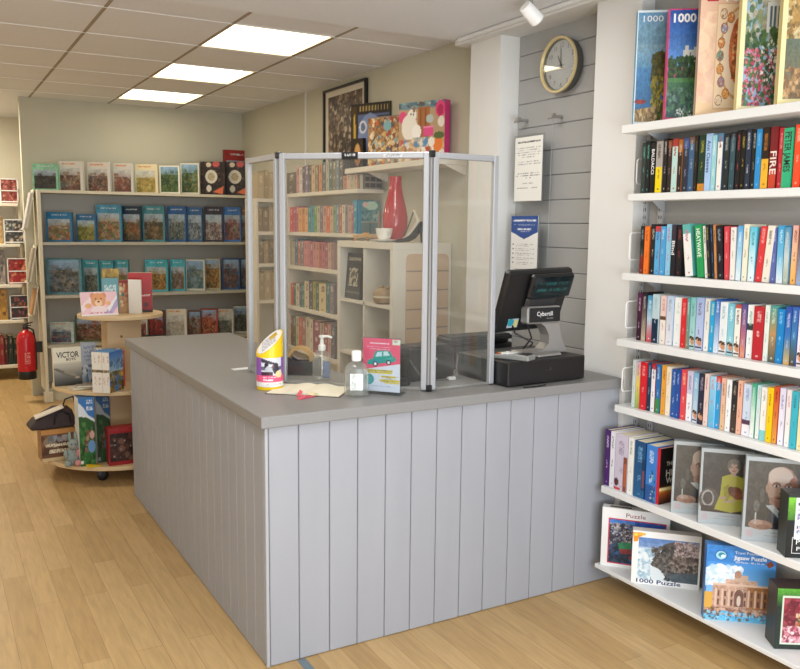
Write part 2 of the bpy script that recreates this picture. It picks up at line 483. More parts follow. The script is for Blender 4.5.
# ceiling lights
M_em = emat('light_diffuser', 'fff3da', 5.6)
for i, (a, b) in enumerate(LY):
    t = thing('ceiling_light', ['large bright square ceiling light panel nearest the camera', 'bright square ceiling light panel, middle one of three',
              'smallest bright ceiling light panel, farthest and nearest the back wall'][i], 'ceiling light', ((LX0 + LX1) / 2, (a + b) / 2, ZT), 0, 'square ceiling light panels')
    w, d = (LX1 - LX0) / 2 - .003, (b - a) / 2 - .003
    h = [.006, .04, .02][i]
    MB().add([(-w, -d, h), (-w, d, h), (w, d, h), (w, -d, h)], [(0, 1, 2, 3)]).build('diffuser', M_em, t)
    f = MB()
    f.box(-w, -w + .005, -d, d, -.002, h); f.box(w - .005, w, -d, d, -.002, h); f.box(-w, w, -d, -d + .005, -.002, h); f.box(-w, w, d - .005, d, -.002, h)
    f.build('frame', mat('light_frame', 'fff0cc', .5), t)

# ceiling spot fitting near the alcove
sp = at(532, -20, X=1.40)
t = thing('spotlight', 'small white ceiling spotlight above the grey boarded alcove', 'spotlight', (sp.x, sp.y, ZN))
MB().lathe([(.03, -.012), (.03, -.001)], 16).build('mount', M_wht, t)
MB().tube([(0, 0, -.01), (0, 0, -.05)], .008).build('stem', M_silver, t)
m4 = Matrix.Translation((0, 0, -.075)) @ Matrix.Rotation(R(125), 4, 'Y')
MB().lathe([(.026, -.045), (.03, -.04), (.034, .045), (.03, .05)], 18, M=m4).build('lamp_head', M_wht, t, smooth=True)

# ------------------------------------------------------------------ counter
t = thing('counter', 'grey painted L-shaped shop counter clad in vertical boards', 'counter', (0, 0, 0))
HB = .878
mb = MB()
seam = [0.0105] + [at(u, v, Y=0).x for u, v in ((298.5, 425), (329.5, 421), (358, 418), (386, 415), (412, 411), (437.5, 408), (462.5, 405), (487, 402), (511.5, 399), (535, 396), (559, 393), (581, 390.5))] + [1.646]
for a, b in zip(seam[:-1], seam[1:]):
    mb.box(a + .0014, b - .0014, -.001, .016, .002, HB, ch=.0025)
mb.box(.02, 1.646, .006, .03, .002, HB - .002, m=1)
mb.build('front_cladding', [M_clad, M_cladd], t)
mb = MB(); y = .02
while y < 2.18:
    y2 = min(y + .098, 2.19); mb.box(-.001, .016, y + .0014, y2 - .0014, .002, HB, ch=.0025); y = y2
mb.box(.006, .03, .02, 2.188, .002, HB - .002, m=1)
mb.build('side_cladding', [M_clad, M_cladd], t)
MB().box(-.003, .009, -.003, .009, 0, HB, ch=.002).build('corner_trim', M_trim, t)
MB().box(.03, .59, 2.15, 2.19, .002, HB).build('end_panel', M_clad, t)
MB().box(.56, .59, .6, 2.15, .002, HB).build('inner_panel', M_clad, t)
MB().box(.56, 1.646, .57, .6, .002, HB).build('inner_panel', M_clad, t)
# worktop: L shaped slab with chamfered edge
mb = MB()
L = [(-.022, -.022), (1.646, -.022), (1.646, .239), (1.765, .239), (1.765, .6), (.6, .6), (.6, 2.215), (-.022, 2.215)]
mb.prism(L, HB + .001, .92, 'z')
w = mb.build('worktop', M_top)
bv = w.modifiers.new('b', 'BEVEL'); bv.width = .004; bv.segments = 2
MB().box(.625, .6266, -.0223, .6, .885, .9203).build('joint', M_cladd, w)
tag(w, 'speckled grey laminate worktop running along the L-shaped counter', 'worktop')
# tape on the floor
tp = MB().add([(.106, -.5, .001), (.146, -.5, .001), (.143, -.003, .001), (.111, -.003, .001)], [(0, 1, 2, 3)]).build('floor_tape', mat('floor_tape', '6f7f86', .6))
tag(tp, 'short strip of blue-grey floor tape beside the counter corner', 'tape')

# ------------------------------------------------------------------ clear screen on the counter
P0, P1, P2, P3 = Vector((.252, .872)), Vector((.268, .542)), Vector((.728, .118)), Vector((1.05, .122))
t = thing('counter_screen', 'folding clear perspex screen in aluminium frame on the counter', 'screen', (P2.x, P2.y, .92))
SH = .935
def leaf(A, B, first, last):
    d = (B - A); Lw = d.length; an = math.atan2(d.y, d.x)
    M = Matrix.Translation((A.x - P2.x, A.y - P2.y, 0)) @ Matrix.Rotation(an, 4, 'Z')
    g = .006
    for x in (g, Lw - g - .023):
        MB().box(x, x + .023, -.012, .012, .004, SH, ch=.003, M=M).build('post', M_alu, t)
    MB().box(g + .022, Lw - g - .022, -.011, .011, SH - .024, SH, ch=.003, M=M).build('top_rail', M_alu, t)
    MB().box(g + .022, Lw - g - .022, -.006, .006, .004, .014, M=M).build('bottom_rail', M_clear, t)
    MB().box(g + .022, Lw - g - .022, -.0015, .0015, .014, SH - .024, M=M).build('pane', M_persp, t)
    return M, Lw
leaf(P0, P1, 1, 0)
MBm, LB = leaf(P1, P2, 0, 0)
leaf(P2, P3, 0, 1)
for Pk in (P1, P2):
    o = (Pk.x - P2.x, Pk.y - P2.y)
    for z0 in (.0, SH - .02):
        MB().box(o[0] - .012, o[0] + .012, o[1] - .014, o[1] + .014, z0, z0 + .026, ch=.003).build('hinge', M_black, t)
    MB().tube([(o[0], o[1], .02), (o[0], o[1], SH - .02)], .0055).build('hinge_pin', M_silver, t)
q = MB().box(LB * .43, LB * .535, -.014, -.0112, SH - .027, SH + .002, M=MBm).build('black_sticker', M_black, t)
cv = Cv(30, 6, '1a1a1a').glyphs(.1, .2, .9, .8, 'd8d8d8', 5, .5)
o = pic('sticker_print', cv, LB * .437, LB * .53, SH - .024, SH - .003, q, y=-.0144); o.matrix_local = MBm
cv = Cv(30, 5, 'd3d5d8').glyphs(.1, .2, .9, .9, '777777', 6, .5)
o = pic('rail_print', cv, LB * .7, LB * .82, SH - .019, SH - .006, t, y=-.0112); o.matrix_local = MBm

# ------------------------------------------------------------------ things standing on the counter
ZC = .9205
# charity collection tin: cylinder cut at a slant
c0 = at(270, 388, Z=.92)
t = thing('collection_tin', 'yellow-topped round collection tin with slanted lid on the counter', 'collection tin', (c0.x, c0.y, ZC), 0)
rT, nT = .053, 32
def slant(x, y): return .186 + .80 * (x * .936 - y * .351) + .42 * (x * .351 + y * .936)
mb = MB(); vs = []; fs = []
for k in range(nT):
    a = 2 * PI * k / nT; x, y = rT * math.cos(a), rT * math.sin(a)
    vs.append((x, y, .1295)); vs.append((x, y, max(.131, slant(x, y))))
for k in range(nT):
    j = (k + 1) % nT; fs.append((2 * k, 2 * j, 2 * j + 1, 2 * k + 1))
fs.append(tuple(2 * k + 1 for k in range(nT)))
mb.add(vs, fs); M_yel = mat('yellow_plastic', 'f5cc12', .35)
mb.build('yellow_cap', M_yel, t)
mb = MB(); vs = []
for h in (0.0005, .003):
    for k in range(nT):
        a = 2 * PI * k / nT; x, y = rT * .9 * math.cos(a), rT * .9 * math.sin(a); vs.append((x, y, max(.131, slant(x, y)) + h))
fs = [(k, (k + 1) % nT, nT + (k + 1) % nT, nT + k) for k in range(nT)] + [tuple(range(nT, 2 * nT))]
mb.add(vs, fs); pl = mb.build('lid_plate', M_wht, t)
mb = MB()
for k in range(6):
    yy_ = -.032 + k * .011; x0 = -.03
    g = random.Random(k)
    while x0 < .02:
        wd = g.uniform(.004, .012)
        pts = [(x0 * .936 + y_ * .351, -x0 * .351 + y_ * .936) for x0, y_ in ((x0, yy_), (x0 + wd, yy_), (x0 + wd, yy_ + .005), (x0, yy_ + .005))]
        mb.add([(p[0], p[1], slant(*p) + .0036) for p in pts], [(0, 1, 2, 3)]); x0 += wd + .003
mb.build('lid_print', colmat('a79fb2'), pl)
mb = MB(); mb.box(-.004, .03, -.012, .012, 0, .004, M=Matrix.Translation((.012, .012, slant(.012, .012) + .001)) @ Matrix.Rotation(R(-20), 4, 'Z') @ Matrix.Rotation(R(-38), 4, 'Y') @ Matrix.Rotation(R(18), 4, 'X'))
mb.build('coin_slot_plate', mat('gold_plate', 'd2ae2a', .4), t)
MB().lathe([(rT, 0), (rT, .012), (rT - .001, .013)], 32).build('yellow_base', M_yel, t, smooth=True)
# label wrap, painted all round
cv = Cv(120, 40, 'f4f2ef')
cv.rect(0, 0, 1, .60, '8d57b0').rect(0, .60, 1, .82, 'ee5f86').rect(0, .82, 1, 1, 'f3f1ee')
cv.rect(.16, 0, .42, .6, 'd9dbe0').poly([(.16, .02), (.36, .2), (.38, .28), (.16, .16)], '3f3b46').rect(.16, .3, .42, .42, '6a6672').rect(.2, .2, .25, .34, '2f2c36').rect(.29, .24, .32, .36, '8f4a58').ell(.25, .42, .045, .14, 'b9bcc4').ell(.34, .4, .04, .16, '3b3942').ell(.38, .56, .05, .12, 'e6d6a0').rect(.16, .48, .30, .6, '4a2733')
cv.glyphs(.18, .64, .36, .7, 'ffffff', 3, .7).glyphs(.18, .73, .30, .79, 'ffffff', 4, .7).glyphs(.2, .88, .42, .94, 'aaaaaa', 8, .4)
me = pic_mesh(cv, 0, 1, .0125, .1295)
for v in me.vertices:
    a = R(-205) + v.co.x * 2 * PI; v.co.x, v.co.y = (rT + .0006) * math.cos(a), (rT + .0006) * math.sin(a)
me.materials.append(vmat()); o = bpy.data.objects.new('label_wrap', me); C.objects.link(o); o.parent = t

# open ledger
b0, b1 = at(266, 394, Z=.92), at(345, 398, Z=.92)
t = thing('open_ledger', 'open cream paged ledger lying flat beside the collection tin', 'book', (.312, .336, ZC), R(-40.5))
mb = MB()
for s in (-1, 1):
    n = 10; top = []
    for i in range(n + 1):
        u = i / n; top.append((s * u * .145, .004 + .012 * math.sin(min(1, u * 1.5 + .1) * PI) * .7 * (1 - u * .3)))
    pts = [(0, .002)] + top + [(s * .145, .002)]
    mb.prism(pts, -.098, .098, 'y')
mb.build('pages', mat('cream_paper', 'efe8d0', .7, noise=.02), t)
MB().box(-.15, .15, -.102, .102, 0, .002).build('cover', colmat('5b4a3a'), t)
cv = Cv(20, 12, 'efe8d0')
MB().add([(-.012, -.09, .0215), (.004, -.1, .016), (.0, -.125, .003), (-.018, -.122, .003)], [(0, 3, 2, 1)]).build('ribbon', colmat('d4606a'), t)
o = thing('sweet_wrapper', 'small crumpled red and cream wrapper at the edge of the ledger', 'wrapper', (.245, .215, ZC), R(20))
MB().prism([(-.04, 0), (.04, 0), (.03, .008), (.012, .004), (-.01, .012), (-.03, .005)], -.012, .012).build('red_wrapper', colmat('d2566a'), o)
MB().prism([(.018, .008), (.052, .003), (.05, .012), (.03, .015)], -.014, .012).build('cream_tip', colmat('e9dcae'), o)

# small white card lying far left
cp = at(247, 371.5, Z=.92)
o = MB().box(-.045, .045, -.02, .02, 0, .003).build('white_card', M_wht, None, (.235, .93, ZC), (0, 0, .1)); tag(o, 'small white card lying on the counter behind the folding screen', 'card')

# hand gel bottles
def bottle_body(mb, w, d, h, m=0):
    pr = [(.86, 0), (1, .004), (1, h * .66), (.93, h * .78), (.72, h * .9), (.42, h * .97), (.36, h)]
    return mb.lathe([(w * r, z) for r, z in pr], 24, m, sx=1, sy=d)
g0 = at(354, 394.5, Z=.92)
t = thing('sanitiser_bottle', 'clear gel bottle with white flip cap beside the leaflet stand', 'bottle', (g0.x - .003, g0.y - .026, ZC), R(-30))
bottle_body(MB(), .047, .62, .138).build('bottle_body', M_clear, t, smooth=True)
bottle_body(MB(), .040, .6, .108).build('gel', M_gel, t, (0, 0, .003), smooth=True)
MB().lathe([(.0175, .137), (.0185, .141), (.0185, .172), (.016, .176)], 20).build('flip_cap', M_wht, t, smooth=True)
cv = Cv(30, 36, 'f2f3f1').glyphs(.1, .08, .9, .3, '9ea49a', 3, .4, 3).glyphs(.05, .5, .5, .95, 'a8aca6', 4, .45, 5)
cvm = pic('front_label', cv, -.022, .026, .026, .09, t, y=-.0272)
# pump bottle behind the screen
g1 = at(322, 380, Z=.92)
t = thing('pump_bottle', 'clear bottle with white pump dispenser standing behind the screen', 'bottle', (g1.x, g1.y, ZC), R(-30))
bottle_body(MB(), .041, .75, .128).build('bottle_body', M_clear, t, smooth=True)
MB().lathe([(.016, .127), (.016, .148), (.012, .151), (.008, .156), (.008, .17)], 20).build('collar', M_wht, t, smooth=True)
mb = MB(); mb.lathe([(.006, .168), (.006, .18), (.013, .182), (.013, .19)], 16); mb.tube([(0, 0, .186), (.025, 0, .187), (.043, 0, .181)], [.006, .005, .004])
mb.build('pump_head', M_wht, t, smooth=True)
MB().tube([(0, 0, .13), (0, 0, .02)], .003).build('dip_tube', M_wht, t)
cv = Cv(16, 36, '5d6a8c').glyphs(.1, .1, .9, .9, '8d9ab8', 3, .5, 6); pic('back_label', cv, .006, .036, .014, .085, t, y=-.0315)

# leaflet in clear stand: teal car on pink
l0, l1 = at(362.5, 393, Z=.92), at(398.5, 396, Z=.92)
an = math.atan2(l1.y - l0.y, l1.x - l0.x); wl = (l1 - l0).length * 1.05
t = thing('leaflet_stand', 'pink leaflet with teal car in clear stand on counter front', 'leaflet', (l0.x, l0.y, ZC), an)
HL = .22
cv = Cv(76, 112, 'f5627e')
cv.poly([(0, .60), (1, .46), (1, 1), (0, 1)], 'eceef4')
cv.rect(.79, .02, 1, .12, 'f3f1e2').ell(.87, .05, .06, .025, 'b9cba0').rect(.79, .105, 1, .12, 'e8d890')
cv.glyphs(.2, .085, .7, .125, 'ffffff', 11, .8).glyphs(.12, .16, .78, .18, 'fbd0d8', 12, .6).glyphs(.2, .2, .72, .22, 'fbd0d8', 13, .6)
cv.poly([(.12, .46), (.16, .415), (.27, .385), (.34, .25), (.40, .235), (.66, .22), (.74, .245), (.80, .33), (.86, .345), (.88, .385), (.86, .42), (.2, .505), (.13, .50)], '23a695')
cv.poly([(.335, .35), (.385, .265), (.51, .25), (.51, .335)], 'cdeef0').poly([(.555, .328), (.545, .248), (.66, .235), (.72, .31)], 'd7eeee')
cv.poly([(.2, .43), (.5, .39), (.5, .43), (.22, .46)], '3f9cae').poly([(.62, .37), (.8, .345), (.82, .37), (.64, .39)], '58b7a8')
for cx, cy in ((.335, .485), (.69, .445)): cv.ell(cx, cy, .068, .048, '332a3c').ell(cx, cy, .038, .028, 'f4f4f6')
cv.rect(.08, .585, .8, .625, 'f3d638').rect(.1, .635, .78, .665, 'f3d638').glyphs(.1, .59, .78, .66, '8a7a3a', 15, .45, 2)
cv.rect(.5, .70, .88, .735, 'f3d638').rect(.45, .765, .99, .80, 'f3d638').rect(.58, .81, .97, .835, 'f3d638').glyphs(.5, .70, .95, .835, '9a8a3a', 16, .3, 3)
cv.ell(.17, .775, .13, .1, '53aaa9').ell(.17, .775, .09, .07, '67b9b4').glyphs(.2, .89, .85, .91, '7d86c2', 17, .5)
pic('leaflet', cv, .002, wl - .002, .012, HL, t, y=-.001)
mb = MB(); mb.box(0, wl, .0005, .003, 0, HL + .003); mb.box(0, wl, -.004, -.0018, 0, HL + .003); mb.box(0, wl, -.004, .07, 0, .003)
mb.build('clear_holder', clear('acrylic', 'f3f6f8', .4, 0, .03, .02), t)

# tape dispenser behind the screen
d0 = at(302, 375, Z=.92)
t = thing('tape_dispenser', 'black desk tape dispenser with roll of brown tape behind the screen', 'tape dispenser', (.432, .69, ZC), R(-35))
mb = MB(); prof = [(-.085, 0), (.085, 0), (.09, .055), (.07, .075), (.035, .06), (-.03, .06), (-.06, .08), (-.08, .072)]
mb.prism(prof, -.035, -.024); mb.prism(prof, .024, .035); mb.prism([(-.085, 0), (.085, 0), (.088, .035), (-.083, .035)], -.024, .024)
mb.build('dispenser_body', M_black, t)
mb = MB(); vs = []; n = 36
for k in range(n):
    a = 2 * PI * k / n
    for r, y in ((.058, -.02), (.058, .02), (.044, .02), (.044, -.02)): vs.append((r * math.cos(a), y, .085 + r * math.sin(a)))
fs = []
for k in range(n):
    j = (k + 1) % n
    for i in range(4): fs.append((4 * k + i, 4 * j + i, 4 * j + (i + 1) % 4, 4 * k + (i + 1) % 4))
mb.add(vs, fs); mb.build('tape_roll', mat('brown_tape', 'c39a5c', .3), t, (-.01, 0, -.018), smooth=True)

# ------------------------------------------------------------------ till
A, B = Vector((1.054, .026, .92)), Vector((1.482, .046, .92))
rz = math.atan2(B.y - A.y, B.x - A.x); wd = (B - A).length
t = thing('cash_drawer', 'black metal cash drawer under the till at the counter end', 'cash drawer', (A.x, A.y, ZC), rz)
HD = .104
MB().box(0, wd, 0, .35, .003, HD, ch=.004).build('drawer_case', M_blackm, t)
mb = MB()
for x in (.02, wd - .05):
    for y in (.02, .3): mb.box(x, x + .03, y, y + .03, 0, .0045)
mb.build('feet', M_black, t)
mb = MB(); mb.lathe([(.007, 0), (.007, .006)], 14, M=Matrix.Translation((wd * .52, 0, .062)) @ Matrix.Rotation(R(90), 4, 'X'))
mb.box(wd * .47, wd * .55, -.004, 0, .056, .059); mb.build('lock', M_dgrey, t)
MB().box(.008, wd - .008, -.0012, .0004, .014, HD - .008, ch=.0005).build('drawer_front', M_black, t)

def dl(u, v, y):     # point on a plane parallel to the drawer front, in world
    return at(u, v, Y=y)
# till: base, curved arm, badge, touch monitor, customer display
tz = ZC + HD + .0005
TY = .145
def tp_(u, v):
    p = at(u, v, Y=TY); return (p.x, p.z)
o0 = at(541, 350, Y=TY)
t = thing('till', 'black touchscreen till on curved silver stand with lettered badge', 'till', (o0.x, TY, tz))
def lo(pts): return [(x - o0.x, z - tz) for x, z in pts]
arm = lo([tp_(*p) for p in ((529, 323), (541, 324.5), (547, 331), (549.5, 338), (546, 346), (539, 350), (534, 352), (566, 350.5), (563, 345), (559, 333), (558.5, 322), (569, 320), (569.5, 307), (529, 309))])
zb = .004
neck = lo([tp_(*p) for p in ((538, 322), (544, 327), (547.5, 335), (547, 343), (542, 349), (533, 352.5), (522, 354.5), (522, 357.5), (566.5, 356), (565, 351), (560.5, 340), (557, 321))])
neck = [(x, max(z, .006)) for x, z in neck]
mb = MB(); mb.prism(neck, -.012, .05)
nk = mb.build('curved_arm', M_silver, t)
bv = nk.modifiers.new('b', 'BEVEL'); bv.width = .006; bv.segments = 3
# foot
mb = MB(); mb.prism([(-.085, -.04), (-.07, -.075), (.06, -.065), (.085, -.03), (.09, .11), (-.08, .11)], 0, .011, 'z')
mb.build('foot_plate', M_silver, t).modifiers.new('b', 'BEVEL').width = .004
# badge
b0_, b1_ = lo([tp_(524, 324)])[0], lo([tp_(557.5, 304.5)])[0]
mb = MB(); mb.box(b0_[0], b1_[0], -.026, .03, b0_[1], b1_[1] - .002, ch=.008); mb.build('badge_surround', M_silver, t)
MB().box(b0_[0] + .006, b1_[0] - .006, -.029, -.024, b0_[1] + .008, b1_[1] - .008, ch=.003).build('badge', M_black, t)
cx, cz = (b0_[0] + b1_[0]) / 2, (b0_[1] + b1_[1]) / 2
text('badge_lettering', 'Cybertill', .027, M_wht, t, (cx - .002, -.0295, cz + .004), width=.085)
cv = Cv(30, 3, '161617').glyphs(.3, .1, .95, .9, '9a9a9a', 2, .6); pic('badge_small_print', cv, cx - .012, cx + .045, cz - .018, cz - .014, t, y=-.0294)
# monitor: slab leaning towards the customer at its top
yt, yb = .125, .225
TLc, TRc, BLc, BRc = at(501, 270, Y=yt), at(573.5, 268.5, Y=yt), at(494, 332.5, Y=yb), at(556, 325, Y=yb)
up = ((TLc + TRc) / 2 - (BLc + BRc) / 2); up.x = 0; hh = up.length; up.normalize()
rg = Vector((1, 0.06, 0)); rg = (rg - up * rg.dot(up)).normalized(); nr = rg.cross(up)
ctr = (TLc + TRc + BLc + BRc) / 4; ww = ((TRc - TLc).length + (BRc - BLc).length) / 2
MM = Matrix(((rg.x, -nr.x, up.x, ctr.x - o0.x), (rg.y, -nr.y, up.y, ctr.y - TY), (rg.z, -nr.z, up.z, ctr.z - tz), (0, 0, 0, 1)))
mb = MB(); mb.box(-ww / 2, ww / 2, -.018, .02, -hh / 2, hh / 2, ch=.01, M=MM)
mo = mb.build('monitor', M_black, t)
MB().box(-ww / 2 + .015, ww / 2 - .015, .0201, .021, -hh / 2 + .015, hh / 2 - .015, M=MM).build('screen_glass', mat('dark_glass', '0c1012', .1), mo)
MB().box(-ww * .17, ww * .3, -.04, -.017, -hh * .36, hh * .1, ch=.012, M=MM).build('monitor_back_housing', M_dgrey, mo)
MB().box(-ww * .18, ww * .47, -.046, -.017, hh * .08, hh * .47, ch=.01, M=MM).build('customer_display', M_black, mo)
MB().box(-ww * .155, ww * .445, -.0475, -.0455, hh * .11, hh * .44, M=MM).build('display_window', mat('display_glass', '0d1c20', .12), mo)
cv = Cv(40, 10, '0d1c20').glyphs(.05, .1, .95, .4, '1f5d5c', 4, .45).glyphs(.05, .6, .95, .9, '1f5d5c', 5, .45)
o = pic('display_digits', cv, -ww * .1, ww * .4, hh * .18, hh * .36, mo, y=-.0478); o.matrix_local = MM
cv = Cv(12, 10, 'aab7c0').ell(.3, .4, .3, .4, '2b93a5').rect(.6, .2, .9, .9, 'c8c07a')
o = pic('connector_label', cv, -ww * .33, -ww * .17, -hh * .42, -hh * .27, mo, y=-.0186); o.matrix_local = MM
mb = MB(); mb.tube([MM @ Vector((-ww * .25, -.02, -hh * .38)), MM @ Vector((-ww * .2, -.03, -hh * .5)), Vector((-.03, .02, .05)), Vector((-.02, .05, .03))], .004)
mb.tube([MM @ Vector((-ww * .05, -.03, -hh * .36)), Vector((-.03, .03, .07)), Vector((-.05, .06, .02))], .004); mb.build('cables', M_black, t)
# keyboard on the drawer and card reader
k0 = at(500, 349, Z=tz)
t = thing('keyboard', 'black keyboard lying on a black tray behind the till', 'keyboard', (1.22, .525, ZC + .1285), R(2))
MB().box(-.17, .19, -.06, .056, .0, .02, ch=.005).build('keyboard_case', M_black, t)
mb = MB()
for r_ in range(4):
    for c_ in range(14): mb.box(-.16 + c_ * .0245, -.16 + c_ * .0245 + .02, -.052 + r_ * .027, -.03 + r_ * .027, .02, .026)
mb.build('keys', M_dgrey, t)
t = thing('card_reader', 'grey card reader with coloured keys resting on the cash drawer', 'card reader', (1.135, .095, tz), R(-62))
M_rd = mat('reader_grey', '868783', .4)
mb = MB(); mb.prism([(-.08, 0), (.08, 0), (.08, .022), (.02, .026), (-.08, .018)], -.038, .038); mb.build('reader_body', M_rd, t).modifiers.new('b', 'BEVEL').width = .004
MB().box(.03, .07, -.028, .028, .0228, .026).build('reader_screen', M_dgrey, t)
for i, c_ in enumerate(('c03a2e', 'd9b23a', '4f9a56')):
    MB().box(-.07, -.055, -.03 + i * .022, -.015 + i * .022, .018, .0225).build('key', colmat(c_), t)
mb = MB()
for i in range(3):
    for j in range(3): mb.box(-.045 + i * .019, -.032 + i * .019, -.03 + j * .022, -.014 + j * .022, .02, .026)
mb.build('number_keys', M_wht, t)
t = thing('cable', 'thin black cable lying on the worktop under the cash drawer', 'cable', (0, 0, ZC))
MB().tube([(1.11, -.004, .003), (1.16, -.011, .003), (1.2, -.009, .003), (1.23, .0, .003)], .0025).build('lead', M_black, t)

# receipt printer, scanner and odds and ends behind the right-hand leaf
t = thing('receipt_printer', 'black receipt printer with small pale logo behind the screen', 'printer', (.87, .32, ZC), R(4))
mb = MB(); mb.prism([(-.12, 0), (.12, 0), (.12, .115), (.105, .135), (-.10, .14), (-.12, .12)], 0, .17); mb.build('printer_case', M_black, t).modifiers.new('b', 'BEVEL').width = .006
MB().box(-.095, .1, .02, .12, .136, .146, ch=.004).build('paper_cover', M_dgrey, t)
MB().box(-.02, .028, -.0012, -.0001, .085, .093).build('logo_plate', colmat('9b9b9b'), t)
mb = MB(); mb.tube([(-.13, -.02, .1), (-.1, -.05, .04), (-.04, -.06, .012), (.05, -.06, .006), (.1, -.04, .03), (.13, -.01, .1)], .003); mb.build('cable', colmat('5a5a5c'), t)
MB().box(.045, .08, -.063, -.048, .003, .016).build('cable_plug', M_wht, t)
t = thing('barcode_scanner', 'black handheld barcode scanner on a stand behind the screen', 'scanner', (.685, .30, ZC), R(0))
MB().lathe([(.055, 0), (.06, .004), (.05, .02), (.014, .03), (.011, .1), (.014, .11)], 20).build('stand', M_black, t, smooth=True)
mb = MB(); mb.tube([(-.085, -.01, .095), (-.05, -.008, .122), (-.01, 0, .135), (.05, .01, .13)], [.012, .02, .026, .022], 12)
mb.build('scanner_head', M_dgrey, t, smooth=True)
MB().tube([(-.02, 0, .12), (.01, .01, .08), (.03, .02, .03)], [.016, .014, .013], 10).build('scanner_handle', M_black, t, smooth=True)
MB().tube([(-.085, -.01, .095), (-.12, -.02, .08), (-.15, -.02, .06)], .004).build('lead', M_black, t)
o = thing('cardboard_box', 'small brown cardboard box behind the scanner and screen', 'box', (.745, .55, ZC), R(-20))
MB().box(-.05, .05, -.04, .04, 0, .12, ch=.002).build('carton', mat('cardboard', 'b58a58', .8, noise=.06), o)
MB().box(-.051, .051, -.008, .008, .1195, .1215).build('tape_strip', colmat('c9a878'), o)
o = thing('till_roll_tray', 'low black tray behind the receipt printer at the screen end', 'tray', (1.17, .535, ZC))
mb = MB(); mb.box(-.22, .26, -.04, .06, 0, .11, ch=.006); mb.build('tray_body', M_black, o)
MB().box(-.21, .25, -.03, .05, .11, .128, ch=.008).build('tray_lid', M_dgrey, o)

# ------------------------------------------------------------------ clock and notices in the boarded alcove
ck = at(557.5, 64.5, X=1.715)
t = thing('wall_clock', 'round wall clock with cream rim and dark case on grey boarding', 'clock', (XA - .001, ck.y - .0, ck.z), -PI / 2)
RC = .137
def disc(mb, r, y0, y1, n=48, m=0): return mb.lathe([(r, 0), (r, y1 - y0)], n, m, M=Matrix.Translation((0, y1, 0)) @ Matrix.Rotation(R(90), 4, 'X'))
mb = MB(); vs = []
prof = [(RC - .012, -.002), (RC - .004, -.046), (RC - .006, -.056), (RC - .014, -.056), (RC - .018, -.046), (RC - .02, -.030)]
mb.lathe([(r, -y) for r, y in prof[:2]], 56, M=Matrix.Rotation(R(90), 4, 'X'), cap=False)
mb.build('clock_case', colmat('53524f', .4), t, smooth=True)
MB().lathe([(r, -y) for r, y in prof[1:5]], 56, M=Matrix.Rotation(R(90), 4, 'X'), cap=False).build('rim', mat('cream_gold_rim', 'd8c692', .3, .3), t, smooth=True)
MB().lathe([(r, -y) for r, y in prof[4:]], 56, M=Matrix.Rotation(R(90), 4, 'X'), cap=False).build('inner_ring', colmat('5a5954', .4), t, smooth=True)
disc(MB(), RC - .019, -.03, -.004).build('dial', mat('dial_white', 'd9dadc', .5), t)
for n_ in range(1, 13):
    a = R(90 - 30 * n_); text('numeral', str(n_), .03, colmat('3a3d44'), t, (math.cos(a) * .093, -.0305, math.sin(a) * .093), extrude=0)
def hand(name, ang, L, w):
    a = R(90 - ang); M = Matrix.Rotation(-a, 4, 'Y')
    MB().prism([(-.018, -w), (L, -w * .4), (L, w * .4), (-.018, w)], -.0335, -.032, M=M).build(name, M_black, t)
hand('hour_hand', 332, .052, .0035); hand('minute_hand', 357, .082, .0028); hand('second_hand', 88, .03, .001)
disc(MB(), .006, -.035, -.03).build('hand_boss', M_black, t)
disc(MB(), RC - .017, -.046, -.044).build('glass', clear('clock_glass', 'fbfcfb', .5, 0, .02, .05), t)

XN = 1.70
def notice(lbl, u0, v0, u1, v1, cv, name):
    a, b = at(u0, v0, X=XN), at(u1, v1, X=XN)
    w, h = a.y - b.y, a.z - b.z
    t = thing('notice', lbl, 'notice', (XN, a.y, b.z), -PI / 2)
    MB().box(-.012, w + .012, .002, .005, -.012, h + .012).build('clear_panel', clear('acrylic', 'f3f6f8', .4, 0, .03, .02), t)
    MB().box(0, w, .0002, .0016, 0, h).build('paper', M_wht, t)
    return t, w, h
cv = Cv(56, 84, 'e9e8e2')
cv.glyphs(.1, .07, .92, .115, '4a4a4c', 3, .75)
for k, (v, c_) in enumerate([(.17, 0), (.2, 1), (.24, 0), (.27, 1), (.31, 2), (.38, 1), (.42, 0), (.46, 2), (.53, 0), (.56, 1), (.60, 0), (.63, 3), (.72, 2), (.79, 1)]):
    m_ = (.08, .12, .28, .38)[c_]; cv.glyphs(m_, v, 1 - m_, v + .016, '77777a' if k < 8 else '4d4d50', 20 + k, .55)
t, w, h = notice('white printed notice in clear holder, upper of two on grey boarding', 515.7, 138.5, 541, 200.5, cv, 'a')
pic('printed_sheet', cv, 0, w, 0, h, t)
cv = Cv(56, 100, 'e9e9e6')
cv.poly([(0, 0), (1, 0), (1, .28), (.5, .41), (0, .28)], '2c4f92')
cv.glyphs(.08, .075, .92, .11, 'f0f2f6', 4, .75).glyphs(.1, .15, .9, .165, 'aebbd6', 5, .5).glyphs(.25, .22, .75, .245, 'e6eaf2', 6, .7).glyphs(.35, .27, .68, .29, 'c6d0e4', 7, .6)
for k in range(5):
    v = .49 + k * .08; cv.rect(.08, v, .13, v + .02, '55565c').glyphs(.2, v, .88, v + .018, '77787e', 40 + k, .55).glyphs(.2, v + .03, .7, v + .046, '8a8b90', 50 + k, .5)
cv.glyphs(.15, .93, .8, .945, '8a8b90', 60, .5)
t, w, h = notice('white notice with dark blue arrow heading, lower of two on boarding', 511.8, 216, 536.5, 274, cv, 'b')
pic('printed_sheet', cv, 0, w, 0, h, t)
